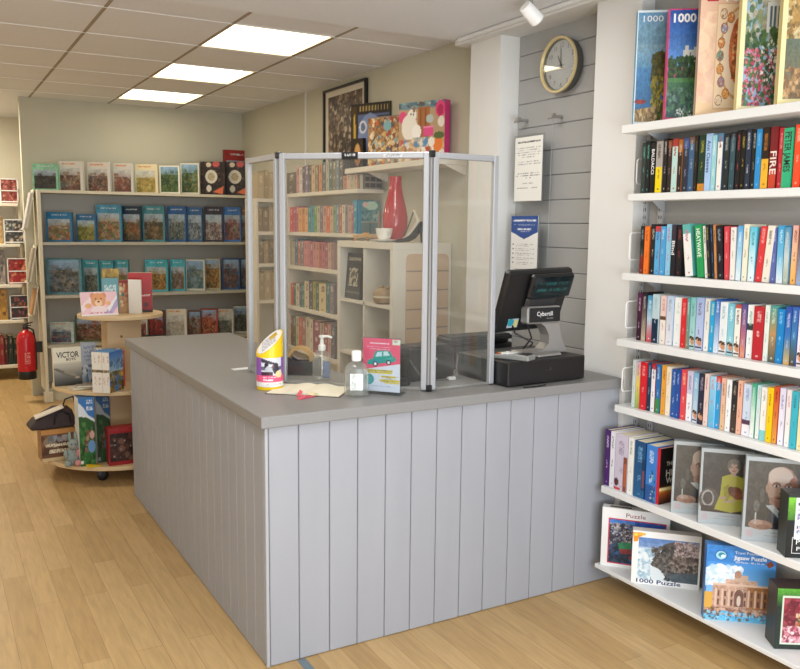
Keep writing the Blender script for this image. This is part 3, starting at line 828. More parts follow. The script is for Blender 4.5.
for i, (u, v) in enumerate(((517, 120), (551, 116))):
    p = at(u, v, X=XN)
    t = thing('display_cable', ('thin steel display cable with standoff left of the notices', 'thin steel display cable with standoff right of the notices')[i], 'cable', (0, 0, 0))
    pp = Matrix.Translation((XA - .003, p.y, p.z)) @ Matrix.Rotation(R(-90), 4, 'Y')
    mb = MB(); mb.lathe([(.008, 0), (.008, .055), (.013, .057), (.013, .07), (.006, .072)], 14, M=pp)
    mb.tube([(XN + .004, p.y - .022, p.z + .008), (XN + .004, p.y + .022, p.z - .008)], .006); mb.build('standoff', M_silver, t, smooth=True)
    dy = .0 if i == 0 else .018
    MB().tube([(XN + .01, p.y, p.z), (XN + .01, p.y + .006, .921)], .0013, 5).build('wire', M_silver, t)

# ------------------------------------------------------------------ white wall shelving at the right
t = thing('wall_shelving', 'tall white wall shelving with seven stepped shelves at the right', 'shelving', (0, 0, 0))
YS0, YS1 = -.05, -1.42
SHV = [(1.544, 1.993, .034), (1.595, 1.715, .03), (1.581, 1.384, .03), (1.567, 1.103, .03), (1.571, .816, .03), (1.514, .463, .03), (1.495, .114, .018)]
for i, (x, z, th) in enumerate(SHV):
    mb = MB(); mb.box(x, XS - .012, YS1, YS0, z - th, z, ch=.002)
    mb.build('shelf', M_shelf, t)
    if i < 6:
        for y in (-.13, -1.0): MB().prism([(x + .05, z - th), (XS - .012, z - th), (XS - .012, z - th - .045)], y - .012, y - .008).build('bracket', M_steel, t)
mb = MB()
for y in (-.035, -.125, -1.0):
    mb.box(XS - .012, XS - .001, y - .014, y + .014, .02, 2.3)
    for k in range(60):
        z = .3 + k * .032; mb.box(XS - .0125, XS - .0118, y - .008, y - .004, z, z + .014, m=1); mb.box(XS - .0125, XS - .0118, y + .004, y + .008, z, z + .014, m=1)
mb.build('upright', [M_steel, M_dgrey], t)

def bookend(z0, x0, h, d, lbl):
    y = -.062
    o = MB().tube([(x0 + d, y, z0 + .012), (x0 + .012, y, z0 + .012), (x0 + .004, y, z0 + .016), (x0, y, z0 + .026), (x0, y, z0 + h - .014), (x0 + .004, y, z0 + h - .004), (x0 + .012, y, z0 + h), (x0 + d, y, z0 + h)], .0032, 8).build('wire_bookend', M_wire, None, smooth=True)
    tag(o, lbl, 'bookend', 'white wire bookends')
def zat(u, v): return at(u, v, X=1.6).z
bookend(1.745, 1.628, .115, .08, 'white wire bookend at the left end of the top book shelf')
bookend(1.428, 1.606, .125, .1, 'white wire bookend at the left end of the second book shelf')
bookend(1.137, 1.602, .125, .1, 'white wire bookend at the left end of the third book shelf')
bookend(.86, 1.598, .115, .1, 'white wire bookend at the left end of the fourth book shelf')

def uvz(u, z, X):
    """row of the photo where height z sits on plane X at column u -> the point"""
    a, b = 20.0, 660.0
    for _ in range(40):
        m_ = (a + b) / 2
        if at(u, m_, X=X).z > z: a = m_
        else: b = m_
    return at(u, (a + b) / 2, X=X)

M_card = vmat()
def mixh(tc, bands):
    b = bands.replace('>', '/').split('/')[0].split('%')[0]
    return '%02x%02x%02x' % tuple(int(255 * (x * .72 + y * .28)) for x, y in zip(hx(tc), hx(b)))
def spine_canvas(spec, seed, w=13, h=66):
    """'aa/bb@tt*' : bands top to bottom ('/' hard, '>' fading), @ lettering colour, * little figures at the foot"""
    fig = spec.endswith('*'); spec = spec.rstrip('*')
    bands, _, tc = spec.partition('@'); tc = tc or 'f4f0e6'
    g = random.Random(seed)
    cv = Cv(w, h, 'ffffff')
    if '>' in bands:
        c = bands.split('>'); n = len(c) - 1
        for i in range(n): cv.grad(0, i / n, 1, (i + 1) / n + .001, c[i], c[i + 1])
    else:
        c = bands.split('/'); fr = []
        for b in c:
            nm, _, f = b.partition('%'); fr.append((nm, float(f) / 100 if f else None))
        left = 1 - sum(f for _, f in fr if f); k = sum(1 for _, f in fr if f is None); v = 0
        for nm, f in fr:
            f = f if f else left / k
            cv.rect(0, v, 1, v + f + .01, nm); v += f
    if '-' not in tc:
        a = g.uniform(.05, .12); b = a + g.uniform(.3, .45)
        cv.glyphs(.34, a, .70, b, mixh(tc, bands), seed, .62)
        b2 = b + g.uniform(.04, .1); cv.glyphs(.40, b2, .62, min(.84, b2 + g.uniform(.16, .28)), mixh(tc, bands), seed + 7, .5)
        if not fig: cv.rect(.42, .91, .60, .935, mixh(tc, bands))
    if fig:
        cv.ell(.35, .78, .3, .04, '3a2a22').ell(.4, .83, .28, .05, 'd9a888').ell(.65, .80, .25, .045, '4a3428').ell(.65, .86, .3, .05, 'c98f70').rect(.1, .92, .9, .96, '4b3138')
    return cv

def book(w, h, d, cv, cover, loc, rotz, lean, label, cat='book', group=None, name='paperback_book', title=None, pages=M_page):
    mb = MB(); c = .0012
    mb.box(0, c, .0008, d, 0, h); mb.box(w - c, w, .0008, d, 0, h); mb.box(c * .6, w - c * .6, 0, c, 0, h)
    o = mb.build(name, colmat(cover, .4))
    o.rotation_euler = (0, R(lean), rotz)
    tag(o, label, cat, group)
    pic('spine', cv, .0004, w - .0004, .0005, h - .0005, o, y=-.0004)
    MB().box(c, w - c, c, d - .004, .002, h - .003).build('page_block', pages, o)
    if lean < 0:  o.location = Vector(loc) + Vector((0, 0, 0))
    o.location = Vector(loc)
    if title:
        body, size, tcol, v, wd = title
        text('spine_title', body, size, colmat(tcol), o, (w / 2, -.0009, h * v), tx=(0, 0, -1), ty=(1, 0, 0), width=wd, bold=.015)
    return o

def shelf_row(items, z, X, depth, hbase, rowname, group, seed):
    g = random.Random(seed); n = 0
    for it in items:
        u0, u1, desc, spec = it[:4]; lean = it[4] if len(it) > 4 else 0; title = it[5] if len(it) > 5 else None
        ya, yb_ = uvz(u0, z, X).y, uvz(u1, z, X).y
        w = max(.008, (ya - yb_) - .0012)
        h = hbase + g.uniform(-.006, .006)
        bands = spec.split('@')[0].replace('>', '/').split('/')
        cover = bands[0].split('%')[0]
        dz = w * math.sin(R(lean)) if lean > 0 else 0
        if title: spec = spec.split('@')[0].rstrip('*') + '@-'
        book(w, h, depth + g.uniform(-.004, .002), spine_canvas(spec, seed * 100 + n), cover, (X + g.uniform(-.003, .003), ya - .0006, z + .0006 + dz), -PI / 2, lean,
             '%s paperback, %s from left on %s' % (desc, ORD[n], rowname), 'book', group, title=title)
        n += 1
def seg(org, sc, rows): return [(org + r[0] / sc, org + r[1] / sc) + tuple(r[2:]) for r in rows]

rowA = seg(632, 8.918, [
    (75, 113, 'dark slate and teal', '2f3b39@62bdb0'), (115, 152, 'black with teal lettering', '15191a@58bda9'),
    (154, 196, 'black with bold white surname', '141414@-', 0, ('BALDACCI', .021, 'f2f2f2', .62, .1)), (200, 258, 'grey and yellow', 'a9a29c%50/f4d50a@3b372c'),
    (262, 298, 'black with white lettering', '1a1715@e8e6e0'), (300, 336, 'dark brown and rust', '8d4a2a%15/2b201d@a88d92'), (340, 392, 'pale mint with red lettering', 'a93a35%15/b9dad2@b8433f'),
    (395, 432, 'black with orange top', 'b06a2c%25/26221f@c9c3bb'), (436, 484, 'navy with blue top', '41578f%20/2b2f3c@9aa2ac'), (487, 536, 'steel blue', '7c5a48%12/3f6183@a9c6de'),
    (540, 570, 'slim black', '201c18@6d5d3a'), (572, 636, 'dark green with gold lettering', '1e3a2a%86/d78c2d@b9b23a'), (641, 692, 'light blue lettered', 'a9c9ec@-', 0, ('Ann Cleeves', .022, '33507c', .6, .12)),
    (694, 733, 'pale aqua', '9ed2d6@e9f3f2')]) + seg(715, 8.918, [
    (2, 48, 'white with red lettering', '5c88a8%15/efebe4@b5494a'), (55, 108, 'black and grey', '23292c@b9c2c4'), (111, 160, 'dark teal', '2a2a2e%10/34525a@8aa3ad'),
    (164, 204, 'black with red author', '17161a@c94a4c'), (206, 250, 'black with yellow title', '16140f@cdb63c'), (253, 300, 'navy and cyan edged', '2a3346@dfe2e6'),
    (303, 345, 'black with white lower title', '1c211e@d6d8d2'), (347, 396, 'bright blue', '2f8fce@8cc6ec'), (400, 466, 'black and yellow', '2b1d12%52/eeb433@d8862c'),
    (470, 536, 'dark red fire', '7a1f22%70/c8482f@-', 0, ('FIRE', .035, 'f0dfd4', .42, .08)), (540, 584, 'crimson', 'c12f38@eab2ac'), (588, 668, 'green lettered', '36b07c@-', 0, ('PETER JAMES', .034, '1e3327', .6, .135)),
    (680, 746, 'orange red', 'f0502b@f5cdbd'), (750, 800, 'deep red', '93202a@e6b8ae'), (804, 850, 'navy', '26304a@d4d8e0'), (854, 905, 'white', 'ece8e0@5a6a80')])
shelf_row(rowA, 1.7155, 1.611, 0.096, .208, 'top book shelf at right', 'paperbacks on the right-hand top book shelf', 3)

rowB = seg(632, 8.918, [
    (62, 97, 'black and dark red', '1c2426%60/7a2a24@aab4b4'), (98, 138, 'bright orange', 'f0792b@8a3d14'), (150, 192, 'black with white moon', '20222a@d9d6c0'), (194, 240, 'sky blue with red top', 'c9403f%12/58a8d6@3b6f9f'),
    (242, 284, 'mid blue', '4f9fd0@d4e6f0'), (287, 333, 'pale blue and pink', '8fc4de@c46a84'), (338, 372, 'black lettered', '3a2f3c%30/1e2222@-', 0, ('Blind', .022, 'ececec', .55, .055)),
    (380, 430, 'black with red lettering', '201d1f@b8423c'), (474, 545, 'white with teal top', '5fb2ac%18/eceae4@d8708a', -8), (586, 642, 'green lettered', '2c9a55@-', -8, ('HEATWAVE', .026, 'eaf4ec', .66, .11)),
    (646, 672, 'slim white', 'eae7e0@44484c', -7), (675, 704, 'black with yellow title', '2a2a2c@cdbb3f', -7), (708, 733, 'dark and blue', '1f2a3c@4f94c8', -7), (737, 760, 'orange tan', 'c98a52@5a2f1a', -6)]) + seg(715, 8.918, [
    (24, 78, 'black with pale lettering', '241f26@9fb8bc', -6), (86, 126, 'pinkish red', 'd2474f@f0c8c4', -4), (130, 174, 'white with circle at top', 'ebe7df@9a8f86', -2),
    (180, 226, 'blue fading to white', '5aa5dc>a7d3ea>e9f0f0@ffffff'), (231, 277, 'cream', 'ede7cf@8f8a6a'), (288, 346, 'aqua fading to white', '5fc3dc>bfe6ee>eef3f4@4d8f9c'), (352, 412, 'bright red', 'd8383c@f2c9c0', 4),
    (416, 476, 'cream with dark scribble', 'e8e2d2@6a6258', 4), (484, 532, 'slate purple', '5f6aa6@b9bede', -1), (540, 600, 'blue and white', '3f9fce>6fb9dc>f0f2f2@e8f2f6', -1), (604, 652, 'teal and grey', '5a8fae>c7d2d0>a9b39c@f0f0ea', -1),
    (657, 712, 'pink fading to orange', 'eab0a6>f0bf94>f2b35a@8a4c3a'), (722, 790, 'dark brown and blue', '6a3a26%45/3b4a7a>93b2d8@e8c49a'), (795, 850, 'teal', '3f8f94@e0efec'), (855, 905, 'red', 'c23a3a@f2d0c8')])
shelf_row(rowB, 1.3845, 1.612, .096, .2, 'second book shelf at right', 'paperbacks on the right-hand second book shelf', 4)

rowC = seg(630, 8.918, [
    (50, 88, 'dark purple', '5a2a4c>2a1420@d6b8cc'), (90, 131, 'teal and tan', '2a1f26%10/7fa0a4>c9b79c@e8ecea'), (136, 184, 'blue with red foot', '3f8fb8>b9d2e0>d04a50@f2f4f6'), (189, 246, 'pale and navy', 'bcd2d6%50/1f2f46@9fb4c4'),
    (256, 308, 'pink white with brown figure', 'e8c9c2%42/6a4a34%8/efe6dc@c08880'), (314, 372, 'pale grey blue', 'b9cbe2>e6e2e2@9aa3b4'), (378, 440, 'white with green lettering', 'eef0ec@a9c9a8'), (444, 492, 'scarlet', 'd42f34@f0b0a8'),
    (494, 522, 'slim olive', '5fa0a0>8f8a6c@e0e4d8'), (524, 572, 'pale teal with figures', '7fbcb9>b9d8d4@5f8a88*'), (575, 640, 'lavender blue with figures', '9fb2da>c2cfe8@7a5a6a*'), (646, 690, 'white and grey', 'd9d6cf>efeeea@8a8a8a'),
    (694, 736, 'cyan', '2fa6d6@f2e8a0'), (739, 785, 'blue and white', '2a62b4>e8eef6@f4f6fa')]) + seg(715, 8.918, [
    (28, 92, 'white with dark haired figure', 'e4e9ea@8fb2c0*'), (95, 154, 'aqua with figures', '6fbcd0>9fd2dc@ffffff*'), (158, 212, 'cream with figures', 'b8564c%8/eceae0@7a8a90*'), (215, 262, 'purple fading to pink', '4f4f8c>a86a86>e89a72@e8d4d8'),
    (266, 322, 'white with dark bird', 'ecefec%35/3a3f40%12/eef0ee@7fae98'), (326, 420, 'thick red', 'b92a32@f2ddd6'), (424, 462, 'slim white', 'dfe6dc@8aa59a'), (465, 530, 'green and brown', '4f9a94>b98f5a>5a5a52@e8e4d0'), (533, 594, 'bright blue', '1f82c2@9fd0f0'),
    (598, 656, 'navy blue', '2f4fa2>3f78bc>e0b060@dfe6f4'), (660, 712, 'deep blue with yellow foot', '3560ae>3f7fae>5a4a30@b9d0e8'), (716, 772, 'white and pink', 'eae2e4@d87a90*'), (776, 830, 'pale blue', 'b9d4e6@4f6f8f'), (834, 890, 'yellow', 'e8c83f@6a4f1a')])
shelf_row(rowC, 1.1035, 1.612, .096, .199, 'third book shelf at right', 'paperbacks on the right-hand third book shelf', 5)

rowD = seg(625, 7.867, [
    (48, 72, 'pale grey', 'd2dcd8@9aa8a4'), (74, 107, 'pink and yellow green', 'd8b9cc>e8d060>8fb24a@c0607a'), (109, 160, 'bright red', 'd8262f@f2b9b0'), (162, 192, 'navy', '2f4468>1f2f42@b4c4d4'), (195, 227, 'white with red top', 'b9303a%12/eceef0@6a88a8'),
    (231, 266, 'blue with green foot', '2f6fae%70/3a8a4a@cfe0f0'), (272, 310, 'amber', 'eaa63c@8a4a1a'), (313, 346, 'cream', 'efe3cc@d89a5a'), (350, 388, 'royal blue', '2c5aa8@d0dcf0'), (390, 420, 'deep blue', '2a4f9c@c4d2ec'),
    (423, 468, 'coral red', 'e24a50@f4dcaa'), (472, 516, 'white and lilac', 'cfc9dc%45/f0f0f2@7a7a9a'), (520, 560, 'pale blue with figures', '7fb4d6>d2dde6@f0f0f4*'), (562, 607, 'dark navy with figures', '2f2f42@b9a9b4*'), (612, 645, 'pale pink', 'eacfc4@b0808a'), (650, 696, 'light blue', 'a8d4ec>5ab4dc@d8708a')]) + seg(712, 7.875, [
    (8, 52, 'blue with red top', 'd0483f%12/2f9ad0@eaf0f4'), (54, 90, 'pink tan', 'e6b8a4>e4bf90@8a5a4a'), (95, 132, 'plain white', 'f2f2ef@6a6a6c'), (135, 178, 'black and brown', '2f2c2c%60/4a3a30@c9b49c'), (180, 218, 'peach', 'eab49c@a8584a'),
    (224, 288, 'pale lavender with dark berries', 'cfdcee%68/5a3a50%10/efeaf0@7a94c0'), (291, 326, 'green fading to white', '3fa27c>cfe6d8>f4f4f2@eaf2ec'), (328, 360, 'white with pastel lettering', 'b9dfe2>f2ece8@e0a8a4'), (364, 412, 'white with aqua foot', 'f2efe8%80/7fd0d4@a9a49a'),
    (416, 460, 'yellow', 'f2c90f@9a6a10'), (463, 501, 'orange red and gold', 'd2502a>e0a24a@7a1f1a'), (506, 552, 'lavender white', 'dfdcf0>f0eef6@8a86b0'), (562, 602, 'pinkish white', 'f0e2e0>f4f2ee@c09aa8'), (606, 656, 'turquoise', '3fb2c4@1f6a80'), (660, 705, 'pale yellow', 'f0e2b0@d07a5a'), (710, 755, 'white and blue', 'e6ecf4@3f6fae'), (760, 800, 'red', 'c4383c@f0d0c8')])
shelf_row(rowD, .8165, 1.604, .1, .2, 'fourth book shelf at right', 'paperbacks on the right-hand fourth book shelf', 6)

# hardbacks on the fifth row
rowE = seg(596, 6.689, [
    (50, 84, 'purple spined', '4a1f6a@e6dcf0'), (86, 115, 'white jacketed', 'eceaf0@3a3a44'), (118, 200, 'lavender grey and brown', 'cfc6d6@9a8a9a'), (204, 240, 'white spined', 'f0efe8@8a8f8a'),
    (246, 318, 'dark blue', '1f4a78>27608f@8fc0e0'), (324, 392, 'bright blue', '3f7fcc%70/2a5a9a@e8f0fa')])
g = random.Random(9)
for n, it in enumerate(rowE):
    X = 1.535; z = .4635
    ya, yb_ = uvz(it[0], z, X).y, uvz(it[1], z, X).y
    cover = it[3].split('@')[0].split('>')[0].split('/')[0].split('%')[0]
    cv = spine_canvas(it[3], 900 + n, 16, 60)
    if n == 2: cv.rect(.68, .38, 1, 1, '8a4a30').rect(.72, .5, .95, .9, 'b9643a').ell(.2, .86, .18, .07, '5a2f34').rect(0, .95, .5, 1, 'c83f3a')
    if n == 4: cv.rect(.7, .3, 1, .85, '1a3a5c').rect(.75, .5, .95, .8, '7a4a5a')
    if n == 5: cv.blobs(.45, .45, 1, .98, ['2fb0a8', 'd8d0c0', '28406a', '8a5a7a'], 26, .05, .12, 4)
    book(ya - yb_ - .0012, .247 - .002 * n, .172, cv, cover, (X, ya - .0006, z), -PI / 2, 0, '%s hardback, %s from left on the shelf above the harbour puzzle' % (it[2], ORD[n]), 'book', 'hardback books on the right-hand shelving', name='hardback_book')
X = 1.54; ya = uvz(596 + 396 / 6.689, .4635, X).y; yb_ = uvz(596 + 416 / 6.689, .4635, X).y
o = book(ya - yb_, .232, .165, Cv(8, 40, 'cf2630'), 'b5222c', (X, ya, .4635), -PI / 2, 0, 'red spined hardback with black cover facing out beside the portrait puzzles', 'book', 'hardback books on the right-hand shelving', name='hardback_book')
w = ya - yb_
cv = Cv(50, 74, '1d1a1a'); cv.grad(0, .66, 1, .8, '2a1a14', 'e8a040').rect(0, .70, 1, .76, 'f6e0a0').grad(0, .78, 1, 1, 'b9602a', '2a1512').glyphs(0, .1, 1, .6, '1d1a1a', 1, .5)
m_ = pic('front_cover', cv, 0, .165, 0, .232, o); m_.matrix_local = Matrix.Translation((w + .0006, 0, 0)) @ Matrix.Rotation(PI / 2, 4, 'Z')
for body, sz, zz, uu in (('THE', .022, .165, .055), ('HU', .04, .125, .06), ('WI', .034, .095, .058)):
    text('cover_lettering', body, sz, colmat('e6e0d4'), o, (w + .0015, uu, zz), tx=(0, 1, 0), ty=(0, 0, 1), bold=.02)

# ------------------------------------------------------------------ boxed puzzles
def pbox(name, label, cat, group, loc, rotz, w, h, d, side, cv, top=None, lean=0):
    mb = MB(); mb.box(0, w, 0, d, 0, h)
    mats = [colmat(side, .4)]
    o = mb.build(name, mats); o.location = loc; o.rotation_euler = (R(lean), 0, rotz)
    tag(o, label, cat, group)
    pic('printed_front', cv, 0, w, 0, h, o, y=-.0006)
    if top: MB().box(.0, w, 0, d, h, h + .0006).build('lid_top', colmat(top, .4), o)
    MB().box(-.0006, w + .0006, d * .3, d + .0006, -.0, h * 1.0005).build('tray', colmat(top or side, .4), o) if False else None
    return o
def face(a): return R(-90 + a)

# row on the very top shelf
Z1 = 1.9935
def toppx(u, v): p = uvz(u, Z1, 1.556); return p
W, H = 78, 120
cvs = []
cv = CvH(W, H, 'd8e6ea'); cv.fr = (.03, .02, .97, .98); cv.grad(.03, .02, .97, .32, '5f93b8', '9fb9c6').poly([(.03, .18), (.2, .1), (.42, .16), (.6, .09), (.97, .2), (.97, .5), (.03, .5)], '6f97ac').grad(.03, .3, .97, .5, '7fa2b2', '5f8fae').grad(.03, .5, .97, .95, '4f86b4', '2f5f8c')
cv.poly([(.36, .62), (.4, .44), (.52, .36), (.6, .4), (.72, .34), (.97, .38), (.97, .62)], '44481f').blobs(.4, .38, .97, .60, ['4a4a22', '5a5a28', '3a3f1e', '6a6430'], 120, .03, .07, 2).blobs(.42, .58, .9, .86, ['8f8a2c', 'a89a38', '5a5a20'], 80, .03, .07, 3).ell(.15, .80, .14, .02, '8a3a34').poly([(.03, .87), (.55, .84), (.6, .98), (.03, .98)], 'a88f60').blobs(.03, .87, .55, .97, ['8a744a', 'c2a878', '6f5c38'], 40, .02, .05, 5).blobs(.55, .85, .97, .97, ['5a6a2a', '7a6a34', '3f4a1e'], 40, .03, .06, 6)
cvs.append((cv, '2f9ac8', '8cc8de', 'blue edged lake and trees puzzle box, leftmost on the very top shelf'))
cv = CvH(W, H, 'c83f72'); cv.fr = (.03, .015, .97, .98); cv.grad(.03, .015, .97, .52, '1f4f9c', '5f8fcc').rect(.34, .37, .74, .5, 'cfd2cc').rect(.38, .33, .45, .4, 'dcdcd4').rect(.56, .34, .62, .42, 'd4d4cc').rect(.48, .39, .51, .42, '6a7078').rect(.66, .4, .69, .43, '6a7078').blobs(.03, .44, .97, .64, ['26421f', '1c3522', '3a5a2a', '33502f'], 130, .03, .07, 8).rect(.03, .62, .97, .7, '4f8048').grad(.03, .66, .97, .98, '3f6a48', '2a4a4a').blobs(.03, .72, .97, .97, ['3a5a50', '4f7a52', '2a4038', '6a8a80'], 90, .03, .07, 9).blobs(.25, .9, .6, .97, ['c8d2c8', 'e0e4dc'], 14, .01, .03, 10)
cvs.append((cv, 'd2487c', 'd2487c', 'pink edged castle garden puzzle box, second on the very top shelf'))
cv = CvH(W, H, 'e8c4a8'); cv.grad(0, 0, 1, 1, 'e2b8a0', 'eac89a').blobs(.0, .2, .3, .9, ['e8c2ac', 'dfae94', 'f0d4b0'], 40, .08, .18, 3, .4).rect(.30, .14, 1, .95, 'd9b48a').rect(.32, .15, 1, .94, 'ecd2ae').ell(.75, .52, .38, .36, 'c9a070').ell(.75, .52, .35, .335, 'f0dcc0').ell(.78, .5, .24, .28, 'c8744a').blobs(.6, .3, 1, .72, ['e0a060', 'b8543a', 'f0c890', '8a5a3a'], 70, .03, .07, 5)
for k, (u, v, c_) in enumerate(((.42, .22, 'e0cfb0'), (.55, .25, 'd88a4a'), (.44, .33, '9a9ab8'), (.4, .44, 'd8904c'), (.39, .54, '6a9a8c'), (.4, .64, 'dc9a50'), (.43, .74, 'a890a0'), (.52, .83, 'e09a48'), (.4, .88, 'e6d0b0'))): cv.ell(u, v, .065, .042, '9a6a48').ell(u, v, .055, .035, c_).blobs(u - .05, v - .03, u + .05, v + .03, ['f0d8a8', 'b85a3a', c_], 6, .012, .022, 30 + k)
cvs.append((cv, 'c8a890', 'e6c8b0', 'tall peach puzzle box with round medallions, middle of the very top shelf'))
cv = CvH(W, H, 'efe2b0'); cv.fr = (.09, .02, .92, .97); cv.rect(.09, .02, .92, .97, '8fb0cc').blobs(.09, .02, .92, .5, ['6a7a52', '8a9468', 'b9b8a8', '4f6a42', 'a8a08a'], 120, .03, .08, 12).poly([(.25, .03), (.92, .03), (.92, .28), (.25, .18)], 'd8d6cc').rect(.45, .22, .85, .44, 'dcded8')
for k in range(5): cv.rect(.5 + k * .07, .25, .54 + k * .07, .4, '5a6f7a')
cv.blobs(.09, .42, .92, .97, ['3f5f34', '52703f', '2f4a2a'], 130, .03, .07, 13).blobs(.09, .55, .92, .97, ['d04a6a', 'e0708a', 'c23a55', 'e89aa8'], 120, .015, .035, 14).blobs(.4, .5, .92, .8, ['f2ece6', 'f6f0f0'], 36, .012, .03, 15)
cvs.append((cv, 'ded090', 'efe2b0', 'cream edged flower garden puzzle box, second from right on top shelf'))
cv = CvH(W, H, 'efe0a4'); cv.fr = (.08, .03, .95, .96); cv.rect(.08, .02, .95, .96, 'c8b890').blobs(.08, .03, .95, .55, ['8a6a3a', 'a88448', '6a5a34', 'c2a060'], 160, .03, .07, 16).grad(.08, .55, .95, .96, '5f6a5a', '7a6a4a').blobs(.08, .75, .95, .95, ['c8a070', '7a5a3a', 'a8804f'], 60, .03, .06, 17)
cvs.append((cv, 'ddcc8c', 'efe0a4', 'cream edged autumn pond puzzle box at the right end of top shelf'))
tp = [(633, 122), (664, 119), (695, 114), (736, 108), (777, 104)]
hs = [.445, .416, .468, .47, .475]; ws = [.165, .175, .2, .19, .2]
for i, (cv, side, top, lab) in enumerate(cvs):
    p = toppx(*tp[i]); o = pbox('puzzle_box', lab, 'puzzle box', 'scenic puzzle boxes on the top shelf', (p.x, p.y, Z1), face(53), ws[i], hs[i], .04, side, cv, top)
    if i == 0: text('box_number', '1000', .034, M_wht, o, (.058, -.0012, hs[i] - .034), width=.078)
    if i == 1: text('box_number', '1000', .045, M_wht, o, (.056, -.0012, hs[i] - .036), width=.084, bold=.03)
    if i == 2:
        text('box_number', '1000', .05, M_wht, o, (.14, -.0012, hs[i] - .045), width=.115, bold=.01)
        cvx = Cv(14, 12, 'b8303a').ell(.25, .35, .14, .2, 'eed0c8').ell(.72, .35, .14, .2, 'eed0c8').rect(.2, .6, .8, .7, 'eed0c8'); pic('logo', cvx, .022, .062, hs[i] - .058, hs[i] - .024, o, y=-.0014)
    if i == 4: text('box_number', '1000', .045, M_wht, o, (.1, -.0012, hs[i] - .04), width=.1)

# portrait puzzles on the hardback shelf
def portrait_man(crop):
    cv = CvH(66, 96, 'd6d4d0'); cv.rect(.05, .05, .96, .84, '5a5048'); cv.grad(.05, .05, .96, .84, '6a625a', '4f463e')
    cx = .62
    cv.poly([(.34, .84), (.45, .62), (.75, .58), (.96, .66), (.96, .84)], '3f3f46').poly([(.5, .66), (.62, .6), (.72, .66), (.6, .74)], '4f6680')
    cv.ell(cx, .34, .25, .245, 'b98a74').ell(cx - .02, .33, .225, .22, 'cda58e').ell(cx - .04, .22, .2, .12, 'e0c2ae').ell(cx + .17, .38, .09, .17, 'a5715c').ell(cx, .51, .2, .075, 'bd8d78')
    for e in (-.1, .1): cv.ell(cx + e, .315, .075, .03, 'a87660').ell(cx + e, .325, .045, .014, 'e4d8cc').ell(cx + e, .325, .018, .014, '3a2a26').poly([(cx + e - .08, .295), (cx + e, .275), (cx + e + .08, .295), (cx + e, .288)], '7a5a48')
    cv.poly([(cx - .01, .31), (cx + .03, .31), (cx + .055, .41), (cx - .05, .41)], 'd8b09a').poly([(cx + .03, .31), (cx + .06, .41), (cx + .03, .415)], 'a06c58').ell(cx, .412, .05, .012, '9a6452').ell(cx, .468, .085, .009, '7a4038').ell(cx, .49, .06, .008, 'd0a08c').ell(cx + .245, .36, .03, .06, 'a06c5a').ell(cx - .245, .36, .025, .055, 'c89a84')
    cv.poly([(cx - .26, .56), (cx - .12, .555), (cx, .64), (cx + .12, .555), (cx + .2, .58), (cx, .72)], 'd8d8d6').poly([(cx - .05, .63), (cx + .05, .63), (cx + .03, .72), (cx - .03, .72)], '3f5878')
    cv.ell(.3, .8, .2, .06, 'b98a74').ell(.24, .77, .1, .03, 'cfa590').ell(.36, .82, .12, .03, 'a87660').rect(.2, .66, .225, .79, 'c9c4ba').ell(.22, .58, .05, .07, '9a948a', 0, .5).ell(.3, .45, .04, .09, '8f897f', 0, .45)
    cv.glyphs(.46, .88, .72, .9, '8a8a8a', 2, .5).glyphs(.36, .92, .84, .935, 'aaaaaa', 3, .5).rect(.07, .87, .18, .95, 'e0c4c6')
    return cv
def portrait_lady():
    cv = CvH(66, 96, 'd6d4d0'); cv.grad(.05, .05, .96, .84, '5f5954', '443c38')
    cv.ell(.2, .68, .2, .16, '6a5a50').ell(.17, .66, .12, .11, 'b4aca4').ell(.17, .66, .09, .085, '5a4f48').rect(.05, .76, .96, .84, '4f4038')
    cv.poly([(.42, .36), (.6, .31), (.82, .36), (.92, .56), (.9, .78), (.62, .83), (.3, .80), (.4, .6)], 'cfc24a').poly([(.45, .5), (.55, .45), (.6, .6), (.5, .72)], 'b8aa3a')
    cv.ell(.63, .205, .125, .09, '8a8177').ell(.63, .23, .1, .085, 'dcb29c').ell(.63, .15, .1, .035, '8f867c').ell(.54, .2, .035, .045, '857c72').ell(.72, .2, .035, .045, '7f766c').ell(.59, .225, .014, .008, '4a3a34').ell(.67, .225, .014, .008, '4a3a34').ell(.63, .275, .035, .008, 'b05a58').ell(.63, .25, .015, .012, 'd09c86').rect(.59, .3, .67, .34, 'd8ae98')
    cv.ell(.68, .55, .13, .07, '8a4a34').ell(.74, .6, .1, .05, 'a05a3c').ell(.6, .52, .06, .04, '6f3a2a').ell(.58, .68, .13, .015, 'd9b08e', -.2).ell(.46, .64, .06, .02, 'd6aa92')
    cv.glyphs(.38, .88, .7, .9, '8a8a8a', 2, .5).glyphs(.3, .92, .7, .935, 'aaaaaa', 3, .5).rect(.07, .87, .18, .95, 'e0c4c6').rect(.86, .88, .95, .95, '6a6a6a')
    return cv
Z6 = .4635
specs = [((1.523, -.433), .185, .286, portrait_man(0), 'clear cased puzzle of a bald man, left of the lady in yellow'),
         ((1.523, -.566), .185, .290, portrait_lady(), 'clear cased puzzle of a lady in a yellow dress'),
         ((1.521, -.764), .2, .308, portrait_man(1), 'clear cased puzzle of a bald man, right of the lady in yellow')]
for (x, y), w, h, cv, lab in specs:
    o = pbox('portrait_puzzle', lab, 'puzzle box', 'portrait puzzles in clear cases', (x, y, Z6), face(44), w, h, .036, 'b5b4b1', cv, 'c9c8c4')
    mb = MB(); mb.box(-.003, w + .003, -.004, -.003, -.0, h + .004); mb.box(-.003, -.002, -.004, .038, 0, h + .004); mb.box(-.003, w + .003, -.004, .038, h + .003, h + .004)
    mb.build('clear_case', clear('acrylic', 'f3f6f8', .4, 0, .03, .02), o)
